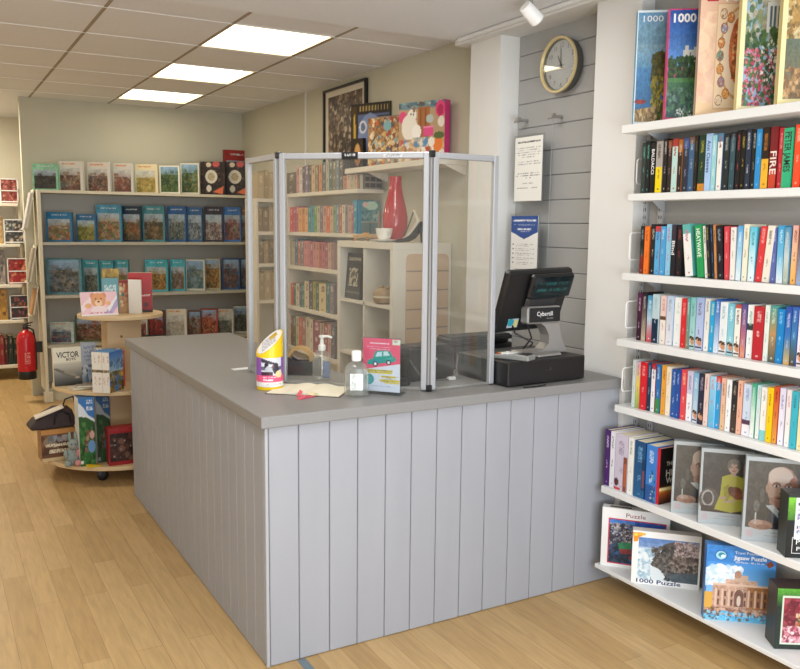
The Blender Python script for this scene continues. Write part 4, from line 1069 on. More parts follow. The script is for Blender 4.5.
cv = CvH(56, 76, '1a1b1b'); cv.grad(0, 0, .3, .4, '7fc832', '3f6a2a').rect(0, 0, 1, .05, '2a2c28').rect(.14, .05, .95, .70, 'dfe3ea').blobs(.18, .08, .92, .62, ['6a6a8a', 'a8a8c0', '3a3a50', 'c8ccd8', '7a6a9a', 'd8c8d0'], 110, .02, .06, 5).rect(.14, .62, .95, .70, 'e6e9ee')
o = pbox('puzzle_box', 'black and green boxed puzzle with lettered foot, right of the portrait puzzles', 'puzzle box', None, (1.51, -.948, Z6), face(56), .18, .222, .075, '2c332c', cv, '3a3c3a')
text('box_lettering', 'PERFECT', .026, M_wht, o, (.085, -.0013, .056), width=.105); text('box_lettering', 'PUZZLE', .02, M_wht, o, (.078, -.0013, .032), width=.085)
for x0, x1, z0, z1 in ((.02, .165, .072, .0735), (.02, .165, .016, .0175), (.02, .0215, .016, .0735), (.1635, .165, .016, .0735)): MB().box(x0, x1, -.0012, -.0004, z0, z1).build('printed_rule', M_wht, o)

# bottom shelf
Z7 = .1145
cv = CvH(84, 78, 'eeeeec'); cv.fr = (.12, .19, .93, .92); cv.rect(.1, .17, .95, .94, 'c23a52').rect(.12, .19, .93, .92, '3f5f94').grad(.12, .19, .93, .34, '3f78c8', '5f8fcc').blobs(.12, .26, .6, .62, ['3a3a4a', '2f3a4a', '5a5a62', '8a8a94', '4a4050', 'b0a8a8'], 150, .02, .05, 7).blobs(.5, .2, .93, .45, ['3060b0', '2a50a0'], 40, .04, .08, 8).blobs(.12, .6, .93, .92, ['2f3f4f', '3f5068', '263240'], 90, .03, .06, 9).poly([(.25, .58), (.45, .55), (.48, .68), (.28, .7)], '3a8a62').poly([(.28, .68), (.5, .66), (.52, .74), (.3, .76)], '8f3f44').poly([(.45, .62), (.62, .6), (.62, .76), (.47, .78)], '3f78b0').rect(.42, .78, .6, .83, '9a3a40').blobs(.14, .3, .6, .5, ['c8c8cc', 'd8d4cc'], 24, .008, .02, 11)
o = pbox('puzzle_box', 'white puzzle box with red framed harbour picture on the bottom shelf', 'puzzle box', None, (1.504, -.076, Z7), face(40), .28, .262, .045, 'dfdfdc', cv, 'ededea')
text('box_lettering', 'Puzzle', .026, colmat('8a2f34'), o, (.14, -.0013, .236), width=.08)
MB().box(.03, .12, .012, .03, .262, .2632).build('printed_line', colmat('6a5a50'), o)
cv = CvH(104, 84, 'f0f0ee'); cv.fr = (.09, .12, .97, .9); cv.grad(.09, .12, .97, .45, '5f86c0', '9fb2d4').grad(.09, .30, .97, .9, 'bcd0e4', 'a9c2d2').blobs(.09, .35, .5, .9, ['d8e6ee', 'e8f0f2', '8fb4cc', 'b0cad8'], 110, .03, .07, 3).poly([(.45, .22), (.62, .14), (.8, .18), (.97, .2), (.97, .88), (.62, .9), (.5, .76), (.28, .6), (.36, .5), (.42, .4)], '5a5654').blobs(.30, .26, .72, .88, ['4a4644', '6a6662', '38383a', '7a7470'], 200, .015, .045, 4).blobs(.62, .15, .97, .42, ['a8949a', 'c8b8b4', '8a7678', 'd0c4c0', '70605f'], 150, .012, .03, 5).blobs(.55, .42, .97, .7, ['6a5f5a', '8a7c74', '4a423f', 'a0958c'], 120, .02, .04, 6).poly([(.52, .76), (.97, .7), (.97, .9), (.6, .9)], '55626a').poly([(.26, .62), (.4, .68), (.5, .82), (.46, .9), (.3, .9)], 'dfe8ec')
cv.poly([(.0, .04), (.14, .03), (.14, .1), (.09, .12), (.08, .2), (.02, .22)], 'e8962c').ell(.05, .08, .03, .03, 'f6d060').rect(.09, .04, .19, .08, 'f0b84a').rect(0, .9, 1, 1, 'f0f0ee')
o = pbox('puzzle_box', 'white puzzle box with rocky cliff picture on the bottom shelf', 'puzzle box', None, (1.488, -.274, Z7), face(45), .268, .226, .042, 'e4e4e2', cv, 'd9d5d0')
text('box_lettering', '1000 Puzzle', .024, colmat('27406a'), o, (.105, -.0013, .0135), width=.175, bold=.02)
for x in (.03, .1, .17): MB().box(x, x + .05, .012, .03, .222, .2232).build('printed_line', colmat('5a4a4a'), o)
cv = CvH(94, 110, '3a7ec4'); cv.fr = (0, .24, 1, 1); cv.grad(0, 0, 1, .3, '3a80c8', '3f86d0').grad(.02, .22, 1, .8, '4a94dc', '9fc8ea').blobs(.02, .28, .5, .52, ['f2f6fa', 'dfeaf4', 'bcd8f0'], 60, .03, .08, 2)
cv.rect(.12, .52, .98, .86, 'c09a86').rect(.3, .44, .75, .56, 'caa894').rect(.42, .38, .62, .46, 'cdb09c').ell(.47, .37, .05, .05, 'b08a76').rect(.0, .62, .12, .86, 'd8a850').rect(.62, .5, 1, .88, 'a8744a')
for k in range(9):
    u = .15 + k * .095; cv.rect(u, .57, u + .028, .8, 'd8bca8').rect(u + .042, .6, u + .07, .67, '6f4f48').rect(u + .042, .71, u + .07, .79, '6f4f48')
cv.ell(.50, .66, .07, .09, '7a5a50').rect(.43, .66, .57, .8, '7a5a50').ell(.5, .72, .03, .07, 'dcc8b8').rect(.12, .50, .98, .525, 'dcc0ac').rect(.12, .82, .98, .85, 'a88270')
cv.blobs(.0, .84, 1, .94, ['b08468', '8a6450', 'd0b09c', '6a5248', 'c8a088'], 90, .02, .05, 5).grad(0, .93, 1, 1, '4aa8d8', '7fc4e6').blobs(.0, .88, 1, .98, ['5ab0dc', '8fd0ec', '6a5a50'], 50, .015, .04, 6)
cv.ell(.21, .13, .09, .065, '2a5a9a').ell(.21, .13, .075, .055, '9fd0e4').ell(.22, .125, .05, .03, '2f8a9a').ell(.24, .14, .03, .02, 'e8f2f4').poly([(.85, .2), (.93, .16), (.97, .22), (.9, .26)], '8a4a34')
o = pbox('puzzle_box', 'blue puzzle box with fountain palace picture on the bottom shelf', 'puzzle box', None, (1.492, -.642, Z7), face(50), .245, .292, .045, '2f64a4', cv, '4a86c4')
text('box_lettering', 'Trevi Fountain', .015, M_wht, o, (.15, -.0013, .268), width=.1); text('box_lettering', 'Jigsaw Puzzle', .021, M_wht, o, (.155, -.0013, .249), width=.115, bold=.02); text('box_lettering', '500 Pieces - 48 x 34 cm', .011, M_wht, o, (.153, -.0013, .232), width=.1)
cv = CvH(70, 76, '26302a'); cv.grad(0, 0, .5, .3, '5fae3a', '26402a').rect(.1, .12, 1, .92, 'cfe0cc').rect(.13, .15, .97, .89, '8a4048').blobs(.13, .15, .45, .6, ['8f2f3c', 'a84a58', '6a2430'], 60, .04, .08, 3).rect(.42, .18, .9, .38, '3f4650').rect(.42, .34, .9, .38, 'c8c8c4').blobs(.35, .4, .97, .66, ['c8a878', '8a6a50', 'e0c8a8', '4a5a3a', 'b85a48'], 90, .03, .06, 4).blobs(.13, .62, .97, .89, ['d08a98', 'e8c0c8', 'b85a70', 'f0e0e0', '8a3a4a'], 110, .03, .06, 5)
o = pbox('puzzle_box', 'dark green puzzle box with pink tea party picture, right of bottom shelf', 'puzzle box', None, (1.53, -.918, Z7), face(57), .19, .222, .085, '222a26', cv, '4a3a38')

# ------------------------------------------------------------------ wall bookcase seen through the screen
XB = 1.60
t = thing('wall_bookcase', 'pale wall bookcase of paperbacks behind the folding screen', 'bookcase', (0, 0, 0))
YB0, YB1 = 3.775, 2.49
BZ = [1.822, 1.516, 1.246, .915, .58, .2]
for i, z in enumerate(BZ):
    MB().box(XB, XR - .004, 2.50 if i < 2 else 2.43, YB0, z - .028, z, ch=.002).build('shelf', M_cream, t)
MB().box(XB + .01, XR - .004, YB0, YB0 + .02, .0, 1.822).build('side_panel', M_cream, t)
MB().box(XR - .012, XR - .004, 2.44, YB0, .0, 1.81).build('back_panel', M_cream, t)
def muted(h, k=.16):
    c = np.array(hx(h)); g_ = np.array([.72, .69, .62]); c = c * (1 - k) + g_ * k
    return '%02x%02x%02x' % tuple(int(x * 255) for x in c)
rows_b = [
    (0, [(287, 296, '5a4a30', 'dark brown', .17), (296.5, 299.5, 'c88a90', 'pink', .205), (299.5, 302.5, 'd8ccc0', 'pale', .205), (302.5, 305, '4a3440', 'dark plum', .205), (305, 308.5, '6a5a78', 'violet grey', .205), (308.5, 311.5, '4a423c', 'dark grey', .205),
         (311.5, 315, 'd0b088', 'tan', .205), (315, 318.5, '8a7a60', 'brown', .2), (319, 322, 'd88a5a', 'orange', .2), (322, 326, '5a6468', 'slate', .215), (326, 329, 'b8b0a0', 'pale grey', .215), (329, 332.5, '4f6a68', 'dull teal', .215), (332.5, 336, '7a7060', 'brown grey', .215),
         (336, 339, '6f8290', 'blue grey', .215), (339, 343, '4a4640', 'charcoal', .215), (343, 347, 'b07a60', 'clay', .1), (347, 350, 'd8a890', 'peach', .1), (350, 354, 'a8a890', 'sage', .1), (354, 357, 'c89a80', 'rose tan', .1)]),
    (1, [(288, 290, 'b84a6a', 'pink red', .2), (290, 293, 'd8403a', 'red', .2), (293, 296, 'c04048', 'crimson', .2), (296, 298.5, 'b0486a', 'magenta', .2), (298.5, 302, 'e0a03a', 'amber', .19), (302, 305, 'd8803a', 'orange', .19), (305, 308, 'e0a860', 'light orange', .19), (308, 311, '3a8090', 'teal', .2),
         (311, 314, '4a98a8', 'turquoise', .2), (314, 317, '6a9a5a', 'green', .2), (317, 320, 'c0b8a0', 'cream', .2), (320, 323, '7a6a80', 'mauve', .2), (323, 326.5, 'c8a088', 'peach', .195), (326.5, 330, 'd8604a', 'coral', .195), (330, 333, 'd0a878', 'sand', .195), (333, 336, '7a9a78', 'sage', .2),
         (336, 339, '6a8a90', 'sea grey', .2), (339, 342, 'b0584a', 'brick', .2), (342, 345, 'd8d0a8', 'pale yellow', .2), (345, 348, '8a7a90', 'lilac grey', .2), (348, 351.5, 'b8a090', 'beige', .2), (351.5, 353, 'd84a40', 'slim red', .2), (353, 357, '2f8ab0', 'bright blue', .235)]),
    (2, [(288.5, 292, '9a8a70', 'khaki', .2), (292, 295, 'b8a888', 'fawn', .2), (295, 298, '3a6a78', 'dark teal', .215), (298, 300.5, 'b85a50', 'brick red', .2), (300.5, 304, '7a6a68', 'grey brown', .2), (304, 307, 'd07a7a', 'salmon', .2), (307, 310, 'c87880', 'rose', .2), (310, 313, 'b06068', 'dusty red', .2),
         (313, 316, 'c88488', 'pale rose', .2), (316, 319, 'd08a70', 'coral pink', .2), (319, 322, 'b8686a', 'dull red', .2), (322, 325, 'c0707a', 'raspberry', .2), (325, 328, 'a86068', 'wine', .2), (328, 331, 'c8a898', 'pale clay', .2), (331, 334, 'a88078', 'brown rose', .2)]),
    (3, [(289, 291.5, 'd09048', 'ochre', .18), (291.5, 294, 'c8403a', 'red', .18), (294, 296, '3f6a5a', 'bottle green', .18), (296, 299.5, 'd0ccb8', 'white', .185), (299.5, 302, '4a5a70', 'slate blue', .185), (302, 304.5, '4a8070', 'sea green', .19), (304.5, 309, 'd8c8a8', 'cream', .215), (309, 313, '504a5a', 'dark violet', .225), (313, 316, 'a8a040', 'olive yellow', .225),
         (316, 319, '3a6050', 'dark green', .21), (319, 326, 'e0c898', 'thick buff', .215), (326, 329.5, '2f6a68', 'deep teal', .225), (329.5, 334, '7a7078', 'grey', .225)]),
    (4, [(289.5, 293, '8a4a50', 'maroon', .25), (293, 296, '5a6a4a', 'moss green', .25), (296, 299, 'c0c0a8', 'stone', .25), (299, 302, 'd0503a', 'orange red', .25), (302, 306, '9a6a60', 'brown', .25), (306, 310, 'c8c0a0', 'pale stone', .27), (310, 313, 'd8d0b8', 'ivory', .26), (313, 320, '8a3a48', 'thick wine red', .26), (320, 324, 'b8a088', 'tan', .25), (324, 328, 'a04a48', 'dull crimson', .25), (328, 331, 'c89888', 'pinkish', .25), (331, 335, '5a5058', 'dark grey', .25)])]
rn = ['top', 'second', 'third', 'fourth', 'fifth']
for r_, items in rows_b:
    z = BZ[r_] + .0006; g = random.Random(40 + r_)
    for n, (u0, u1, c_, desc, h) in enumerate(items):
        X = 1.628; ya, yb_ = uvz(u0, z, X).y, uvz(u1, z, X).y
        c2 = muted(c_)
        tc = 'e8e0d0' if sum(hx(c2)) < 1.6 else '5a4a44'
        cv = spine_canvas(c2 + '@' + tc, 500 + r_ * 50 + n, 8, 30)
        book(max(.006, ya - yb_ - .0012), h + g.uniform(-.004, .004), .13, cv, c2, (X, ya - .0006, z), -PI / 2, 0,
             '%s paperback, %s from left on %s shelf behind the folding screen' % (desc, ORD[n], rn[r_]), 'book', 'paperbacks behind the folding screen')
# end covers facing the counter
def end_card(lbl, x0, x1, y, z0, z1, cv, side):
    o = MB().box(0, x1 - x0, 0, .018, 0, z1 - z0).build('display_book', colmat(side), None, (x0, y, z0)); tag(o, lbl, 'book')
    pic('front_cover', cv, 0, x1 - x0, 0, z1 - z0, o); return o
cv = Cv(30, 24, '8f8a84')
for a in range(2):
    for b in range(3): cv.rect(.22 + b * .26, .18 + a * .4, .44 + b * .26, .46 + a * .4, '3a3438')
cv.rect(0, 0, .12, 1, 'c8c0a8').rect(.12, 0, .2, 1, '5a544c')
end_card('dark book with block pattern cover facing out, end of bookcase top shelf', 1.632, 1.80, 2.512, BZ[0] + .0006, BZ[0] + .098, cv, '6a645c')
cv = Cv(34, 40, '5f8f98'); cv.rect(0, 0, .08, 1, '3a8ab0').blobs(.1, .3, 1, .6, ['4f7f8c', '7fa8b0', '3a6a80', 'a8c0b8'], 50, .04, .09, 4).rect(.1, .62, 1, .66, 'b8b0a0').rect(.1, .66, 1, 1, '6f8a8f').rect(.5, .66, .56, 1, '4a6a74').ell(.6, .15, .3, .13, 'b8d8c8').ell(.3, .12, .14, .08, 'd8c0b8').rect(.92, .3, 1, 1, 'b89a88')
end_card('teal patterned picture book facing out above the cube unit', 1.628, 1.785, 2.515, BZ[1] + .0006, BZ[1] + .225, cv, '2f8ab0')

# narrow bookcase end turned to the shop
xa, xb = at(258, 198, Y=3.86).x, 1.6
t = thing('narrow_bookcase', 'narrow pale bookcase seen through left leaf of the folding screen', 'bookcase', (0, 0, 0))
nz = [at(265, v, Y=3.86).z for v in (198.5, 231.5, 263.5, 300, 345)]
for z in nz: MB().box(xa, xb, 3.86, 4.12, z - .028, z).build('shelf', M_cream, t)
MB().box(xa - .02, xa, 3.86, 4.12, 0, nz[0]).build('side_panel', M_cream, t)
MB().box(xb, xb + .02, 3.86, 4.12, 0, nz[0]).build('side_panel', M_cream, t)
MB().box(xa, xb, 4.11, 4.12, 0, nz[0]).build('back_panel', M_cream, t)
pal = ['8a7052', 'a08a66', '6f5a44', 'b09a78', '94805e', '7f7258', 'a5947a', '6a5a4a']
g = random.Random(77)
for r_ in range(4):
    x = xa + .012; n = 0; hmax = (.24 if r_ == 0 else nz[r_ - 1] - nz[r_] - .05)
    while x < xb - .065:
        w = g.uniform(.032, .06); h = hmax * g.uniform(.82, .96); c_ = g.choice(pal)
        cv = spine_canvas(c_ + '@' + 'd8c8a8', 800 + r_ * 20 + n, 8, 26)
        book(w, h, .16, cv, c_, (x, 3.9, nz[r_] + .0006), 0, 0, 'brown toned book, %s from left on %s shelf of the narrow bookcase' % (ORD[n], rn[r_]), 'book', 'brown books in the narrow bookcase')
        x += w + .002; n += 1

# shelf of puzzles high on the right wall
t = thing('high_shelf', 'pale shelf of animal puzzles high on the right wall', 'shelf', (0, 0, 0))
ZH = 1.965
MB().box(1.603, XR - .002, 1.485, 2.70, ZH - .036, ZH, ch=.003).build('shelf_board', M_cream, t)
for y in (1.50, 2.46): MB().prism([(1.66, ZH - .036), (XR - .002, ZH - .036), (XR - .002, ZH - .095)], y - .01, y + .01).build('bracket', M_cream, t)
def hbox(lbl, u0, u1, vtop, a, cv, side, X0=1.625, d=.05, grp='puzzle boxes on the high shelf', cosk=.82):
    p = uvz(u0, ZH, X0); q = at(u0, vtop, X=X0)
    dist = (Vector((p.x, p.y, 0)) - Vector((CAM[0], CAM[1], 0))).dot(Vector((.494, .869, 0)))
    return pbox('puzzle_box', lbl, 'puzzle box', grp, (p.x, p.y, ZH + .0006), face(a), (u1 - u0) * dist / F / cosk, q.z - p.z, d, side, cv)
cv = Cv(52, 64, '2f2824'); cv.rect(.04, .04, .16, .96, '4a3a24').ell(.1, .5, .03, .35, 'c8a84a').rect(.22, .03, .98, .14, '2a241e')
for k in range(10): cv.rect(.24 + k * .075, .04, .27 + k * .075, .13, 'a8925a')
cv.rect(.2, .17, .98, .96, '5a6a94').ell(.5, .5, .3, .34, '7f92c0').ell(.32, .36, .1, .1, 'd8dce8').ell(.32, .36, .06, .06, '6a7aa0').rect(.7, .2, .98, .32, '3a3a44').blobs(.2, .7, .9, .95, ['4a4a52', '3a342c', '6a6a78'], 30, .04, .08, 3)
hbox('black framed puzzle box with blue clock picture on the high shelf', 351, 391, 105, 22, cv, '4a4430', 1.67)
cv = Cv(20, 22, '2c241e'); cv.ell(.5, .55, .3, .35, '9a6a3a').ell(.5, .4, .2, .2, 'c89a5a')
hbox('small dark puzzle box with golden picture, front of the high shelf', 352, 364, 139, 20, cv, '241e1a', 1.614, .03)
pal1 = ['b08a5a', '8a6038', 'e0c89a', 'd8b070', '6a4a30', 'c8703a', '8fb0b8', 'f0e0c0', '4a5a6a', 'a84a38']
cv = Cv(60, 56, 'a07a50'); cv.blobs(0, 0, 1, 1, pal1, 420, .02, .055, 8).ell(.6, .2, .12, .1, '7fb0b4').rect(0, 0, 1, .03, '8a8078')
hbox('brown collage puzzle box in the middle of the high shelf', 368, 402, 118, 20, cv, 'c8b090', 1.632)
cv = Cv(66, 74, 'b89a78'); cv.rect(0, 0, 1, .12, '6a8a94').blobs(0, 0, 1, .1, ['4a6a78', '8fb0b0', '5a4a40', 'd8c8a8'], 40, .02, .05, 2).rect(.42, .1, .68, .6, 'a86a3a').rect(.47, .12, .5, .6, '8a4f2a').rect(.58, .12, .61, .6, '8a4f2a').ell(.1, .25, .1, .1, 'd84a7a')
cv.ell(.3, .22, .1, .1, 'f0e8dc').ell(.24, .42, .17, .22, 'ece4d6').ell(.4, .5, .1, .12, 'f4efe6').ell(.34, .13, .03, .05, '8a6a58').ell(.27, .2, .015, .015, '2a2420').ell(.33, .21, .015, .015, '2a2420').ell(.9, .15, .1, .14, 'e0407a').ell(.9, .17, .06, .09, 'b8285a').ell(.92, .36, .07, .09, 'e8dccc').ell(.68, .3, .08, .07, 'b8c0b8').rect(.55, .42, .76, .58, 'e0508a').rect(.55, .42, .76, .45, 'f088b0')
cv.ell(.2, .68, .13, .06, '6a90b8').blobs(0, .62, 1, 1, ['ece0cc', 'd8b890', 'c8a070', 'f4ece0', '9a6a48', 'b08a6a', 'c84a3a'], 130, .03, .08, 5).ell(.86, .72, .1, .12, 'e8803a').ell(.88, .58, .11, .06, '5a6a3a').ell(.72, .68, .07, .08, 'efe6d8').blobs(.35, .6, .65, .75, ['5a8ab0', 'e8e0d4', 'c8b8a0'], 20, .03, .06, 9)
hbox('large puzzle box of kittens and puppies with pink edge on high shelf', 398.5, 443.5, 104, 22, cv, 'd83a84', 1.612, .055)

# framed picture on the right wall
fa, fb = at(326, 100, X=XR), at(368.5, 85, X=XR)
wf = fa.y - fb.y; zf0, zf1 = 1.93, 2.612
t = thing('framed_picture', 'large black framed sepia collage print hanging on the right wall', 'picture', (XR - .001, fa.y, zf0), -PI / 2)
mb = MB(); fw_ = .016
mb.box(0, wf, -.028, 0, 0, fw_); mb.box(0, wf, -.028, 0, zf1 - zf0 - fw_, zf1 - zf0); mb.box(0, fw_, -.028, 0, fw_, zf1 - zf0 - fw_); mb.box(wf - fw_, wf, -.028, 0, fw_, zf1 - zf0 - fw_)
mb.build('frame', colmat('23201f', .35), t)
MB().box(fw_, wf - fw_, -.01, -.002, fw_, zf1 - zf0 - fw_).build('mount', colmat('d8d0c0', .7), t)
cv = Cv(56, 60, '5a4638'); cv.blobs(0, 0, 1, 1, ['2f221c', '3a2c26', '8f7a66', 'c8b8a4', '6a5446', '4a382e', 'a89482'], 420, .015, .045, 6)
for k in range(26):
    g = random.Random(300 + k); u, v = g.uniform(.02, .8), g.uniform(.02, .9)
    for j in range(3): cv.rect(u + j * .045, v, u + j * .045 + .02, v + .09, '2a1d18')
    cv.rect(u, v, u + .13, v + .02, '2a1d18')
pic('print', cv, .07, wf - .07, .06, zf1 - zf0 - .06, t, y=-.0108)

# ------------------------------------------------------------------ cube unit
KX, KY0, KY1, KZ = 1.405, 1.63, 2.40, 1.472
t = thing('cube_unit', 'white open cube storage unit behind the counter', 'shelving unit', (0, 0, 0))
MB().box(KX, XR - .004, KY0, KY1, KZ - .04, KZ, ch=.002).build('top_panel', M_cream, t)
MB().box(KX, XR - .004, KY0, KY1, 0, .04).build('bottom_panel', M_cream, t)
MB().box(KX, XR - .004, KY0, KY0 + .04, .04, KZ - .04, ch=.002).build('side_panel', M_cream, t)
MB().box(KX, XR - .004, KY1 - .04, KY1, .04, KZ - .04, ch=.002).build('side_panel', M_cream, t)
ym = (KY0 + KY1) / 2
MB().box(KX + .003, XR - .006, ym - .009, ym + .009, .04, KZ - .04).build('divider', M_cream, t)
cell = (KZ - .08) / 4
for i in (1, 2, 3): MB().box(KX + .003, XR - .006, KY0 + .04, KY1 - .04, .04 + cell * i - .009, .04 + cell * i + .009).build('cube_shelf', M_cream, t)
MB().box(XR - .0065, XR - .004, KY0 + .03, KY1 - .03, .03, KZ - .03).build('back_panel', M_cream, t)
# tan boards let into the end
p0, p1 = at(406, 254, Y=KY0), at(447, 345, Y=KY0)
def rr(x0, x1, z0, z1, r, n=6):
    out = []
    for cx_, cz_, a0 in ((x1 - r, z1 - r, 0), (x0 + r, z1 - r, 90), (x0 + r, z0 + r, 180), (x1 - r, z0 + r, 270)):
        for k in range(n + 1): a = R(a0 + 90 * k / n); out.append((cx_ + r * math.cos(a), cz_ + r * math.sin(a)))
    return out
sl = MB().prism(rr(p0.x, p1.x, .55, p0.z, .035), KY0 - .006, KY0 - .0005).build('board_inset', mat('tan_inset', 'c9ae93', .6, noise=.05, nscale=4), t)
mb = MB(); dz = at(425, 271, Y=KY0).z - at(425, 290, Y=KY0).z; z = at(425, 271, Y=KY0).z
while z > .6: mb.box(p0.x + .002, p1.x - .002, KY0 - .0072, KY0 - .005, z - .004, z + .004); z -= dz
mb.build('board_joint', colmat('8f8478'), sl)
mb = MB(); fr = rr(KX + .03, XR - .02, .5, p0.z + .04, .05)

# ornaments on and in the cube unit
ZK = KZ + .0006
def onk(u, X): return uvz(u, ZK, X)
v0_ = onk(395, 1.62)
t = thing('vase', 'tall red glazed bottle vase standing on the cube unit', 'vase', (v0_.x, v0_.y, ZK))
s_ = 6.0
pr = [(r_ * .96, z_ * 1.08) for r_, z_ in ((.045, 0), (.062, .01), (.074, .05), (.083, .10), (.083, .14), (.074, .19), (.062, .235), (.05, .275), (.043, .31), (.039, .35), (.042, .375), (.038, .378), (.034, .35))]
MB().lathe(pr, 32).build('vase_body', mat('red_glaze', 'b5222e', .12, spec=.7), t, smooth=True)
v1_ = onk(384, 1.475)
t = thing('cup_and_saucer', 'white teacup on a saucer in front of the red vase', 'cup', (v1_.x, v1_.y, ZK))
MB().lathe([(.03, 0), (.05, .004), (.082, .014), (.084, .016), (.05, .008), (.03, .006)], 28).build('saucer', M_wht, t, smooth=True)
MB().lathe([(.025, .008), (.03, .012), (.042, .03), (.05, .06), (.054, .085), (.051, .085), (.045, .05), (.03, .02)], 28, cap=False).build('cup', mat('white_china', 'eeeae0', .2), t, smooth=True)
MB().tube([(.0, -.048, .07), (.0, -.075, .068), (.0, -.08, .045), (.0, -.062, .032), (.0, -.042, .032)], .005).build('cup_handle', M_wht, t, smooth=True)
v2_ = onk(414, 1.56)
t = thing('shoe_ornament', 'black and cream high heeled shoe ornament on the cube unit', 'ornament', (v2_.x, v2_.y, ZK), R(-58))
SK = 2.1
mb = MB()
prof = [(-.115, 0), (-.12, .012), (-.1, .022), (-.06, .024), (-.02, .045), (.02, .09), (.045, .125), (.052, .128), (.05, .098), (.03, .06), (.0, .026), (-.04, .006)]
mb.prism(prof, -.025, .025); b = mb.build('shoe_body', M_black, t); bv = b.modifiers.new('b', 'BEVEL'); bv.width = .006; bv.segments = 2
MB().tube([(.044, 0, .1), (.048, 0, .05), (.05, 0, .0)], [.014, .007, .005]).build('heel', M_black, t, smooth=True)
MB().prism([(-.08, .025), (-.015, .05), (.04, .124), (.0, .2), (-.01, .195), (.02, .13), (-.03, .065)], -.004, .004).build('strap', colmat('cfc6b6'), t)
MB().tube([(-.07, 0, .03), (-.035, 0, .11), (.0, 0, .2)], .004).build('strap_edge', M_dgrey, t)
v3_ = onk(366, 1.5)
t = thing('easel', 'small wooden table easel on the cube unit below the teal book', 'easel', (v3_.x, v3_.y, ZK), R(-40))
M_es = mat('pine', 'c89858', .5, noise=.1, nscale=20)
MB().box(-.085, .085, -.012, .012, .028, .04, ch=.002).build('ledge', M_es, t)
for s in (-1, 1): MB().tube([(s * .075, -.01, 0), (s * .062, .0, .034)], .006).build('leg', M_es, t)
MB().tube([(0, .06, 0), (0, .01, .034)], .005).build('leg', M_es, t)
MB().box(-.02, .02, -.01, .01, .04, .055).build('stop', M_es, t)
# book leaning in upper left cube, pot in upper right cube
zc = .04 + cell * 3 + .0096
v4 = at(347, 299, X=1.56)
cv = Cv(40, 60, '26241f'); cv.glyphs(.1, .1, .9, .2, 'b0a890', 3, .7).ell(.5, .52, .28, .2, 'b8ae94').blobs(.2, .34, .8, .72, ['4a4438', 'c8bea4', '2f2b24', 'a89e86'], 70, .03, .07, 5).rect(.05, .84, .95, .86, '6a6454')
o = MB().box(0, .215, 0, .025, 0, .30).build('large_book', colmat('26241f'), None, (1.438, 2.352, zc), (R(-5), 0, -PI / 2)); tag(o, 'large black book with ornate pale cover leaning in the upper cube', 'book')
pic('front_cover', cv, 0, .215, 0, .30, o)
t = thing('pot_ornament', 'small brown and cream striped pot ornament in the upper right cube', 'ornament', (1.475, 1.86, zc))
M_pot = mat('stoneware', 'a38660', .4, noise=.3, nscale=40)
MB().lathe([(.045, 0), (.065, .012), (.072, .04), (.066, .07), (.05, .09), (.035, .1), (.03, .096)], 26, sx=1.05).build('pot_body', M_pot, t, smooth=True)
MB().lathe([(.0705, .034), (.0725, .042), (.0715, .05)], 26, cap=False, sx=1.05).build('cream_band', colmat('e0d4b8'), t, smooth=True)
for s in (-1, 1): MB().ball((0, s * .04, .1), .014, .014, .012).build('ear', M_pot, t)

# ------------------------------------------------------------------ far wall unit of puzzle boxes
t = thing('puzzle_shelving', 'long pale shelving unit of puzzle boxes along the back wall', 'shelving', (0, 0, 0))
UX0, UX1, UY0, UY1 = -.105, XR - .003, 5.14, YB - .003
M_un = mat('unit_cream', 'd5d0bd', .6, noise=.02, nscale=4)
UZ = [1.849, 1.402, .937, .50, .12]
for i, z in enumerate(UZ):
    MB().box(UX0, UX1, UY0 if i else UY0 - .005, UY1, z - .024, z).build('shelf', M_un if i == 0 else mat('unit_grey', 'b4b2a6', .6), t)
MB().box(UX0 - .028, UX0, UY0 - .02, UY1, .09, 1.849, ch=.003).build('end_panel', M_un, t)
MB().box(UX0 - .045, UX0 + .03, UY0 - .05, UY0 + .03, 0, .095, ch=.006).build('foot', M_un, t)
MB().box(UX0, UX1, UY1 - .012, UY1, .0, 1.83).build('back_panel', mat('unit_back', 'c4c2ba', .8), t)
MB().box(UX0, UX1, UY0 + .02, UY0 + .04, 0, .096).build('plinth', M_un, t)

def scenic(kind, seed, top, pal, w=26, h=32):
    g = random.Random(seed); cv = CvH(w, h, top)
    mean = np.mean([hx(p) for p in pal], 0)
    pal = ['%02x%02x%02x' % tuple(int(255 * min(1, (.85 * x + .15 * m) * .84)) for x, m in zip(hx(p), mean)) for p in pal]
    def scene(u0, v0, u1, v1, sky):
        cv.grad(u0, v0, u1, v1, sky, pal[0]); hz = v0 + (v1 - v0) * .3
        cv.k = 1
        cv.blobs(u0, hz, u1, v1, pal, 46, .07, .16, seed, .6).blobs(u0, v0 + (v1 - v0) * .15, u1, v1, pal, 16, .06, .12, seed + 1, .45).blobs(u0, hz, u1, v1, pal, 90, .02, .045, seed + 2, .75)
        cv.k = 2
    if kind == 'band':      # coloured header, busy picture below
        scene(.08, .24, .92, .94, 'a8bcc8'); cv.glyphs(.2, .08, .8, .14, 'cfd8dc', seed, .5)
    elif kind == 'full':    # picture with light frame
        scene(.09, .05, .91, .93, '8fb0d0')
    elif kind == 'plates':
        cv.blobs(0, 0, 1, 1, ['2a2020', '3a2c28', '40302c', '5a4438'], 60, .04, .09, seed).ell(.45, .45, .24, .2, 'd8d4c4').ell(.45, .45, .14, .12, 'b8a888').ell(.65, .08, .14, .09, 'c85a5a').ell(.35, .1, .1, .07, 'd8c8b0').poly([(.5, .9), (.95, .72), (.9, .98)], 'd8704a').ell(.35, .8, .1, .1, 'd8d0c0')
    elif kind == 'white':   # white box, header lettering, picture
        scene(.04, .24, .88, .97, 'c8ccc8'); cv.glyphs(.15, .06, .7, .15, 'c8843a', seed, .7)
    return cv
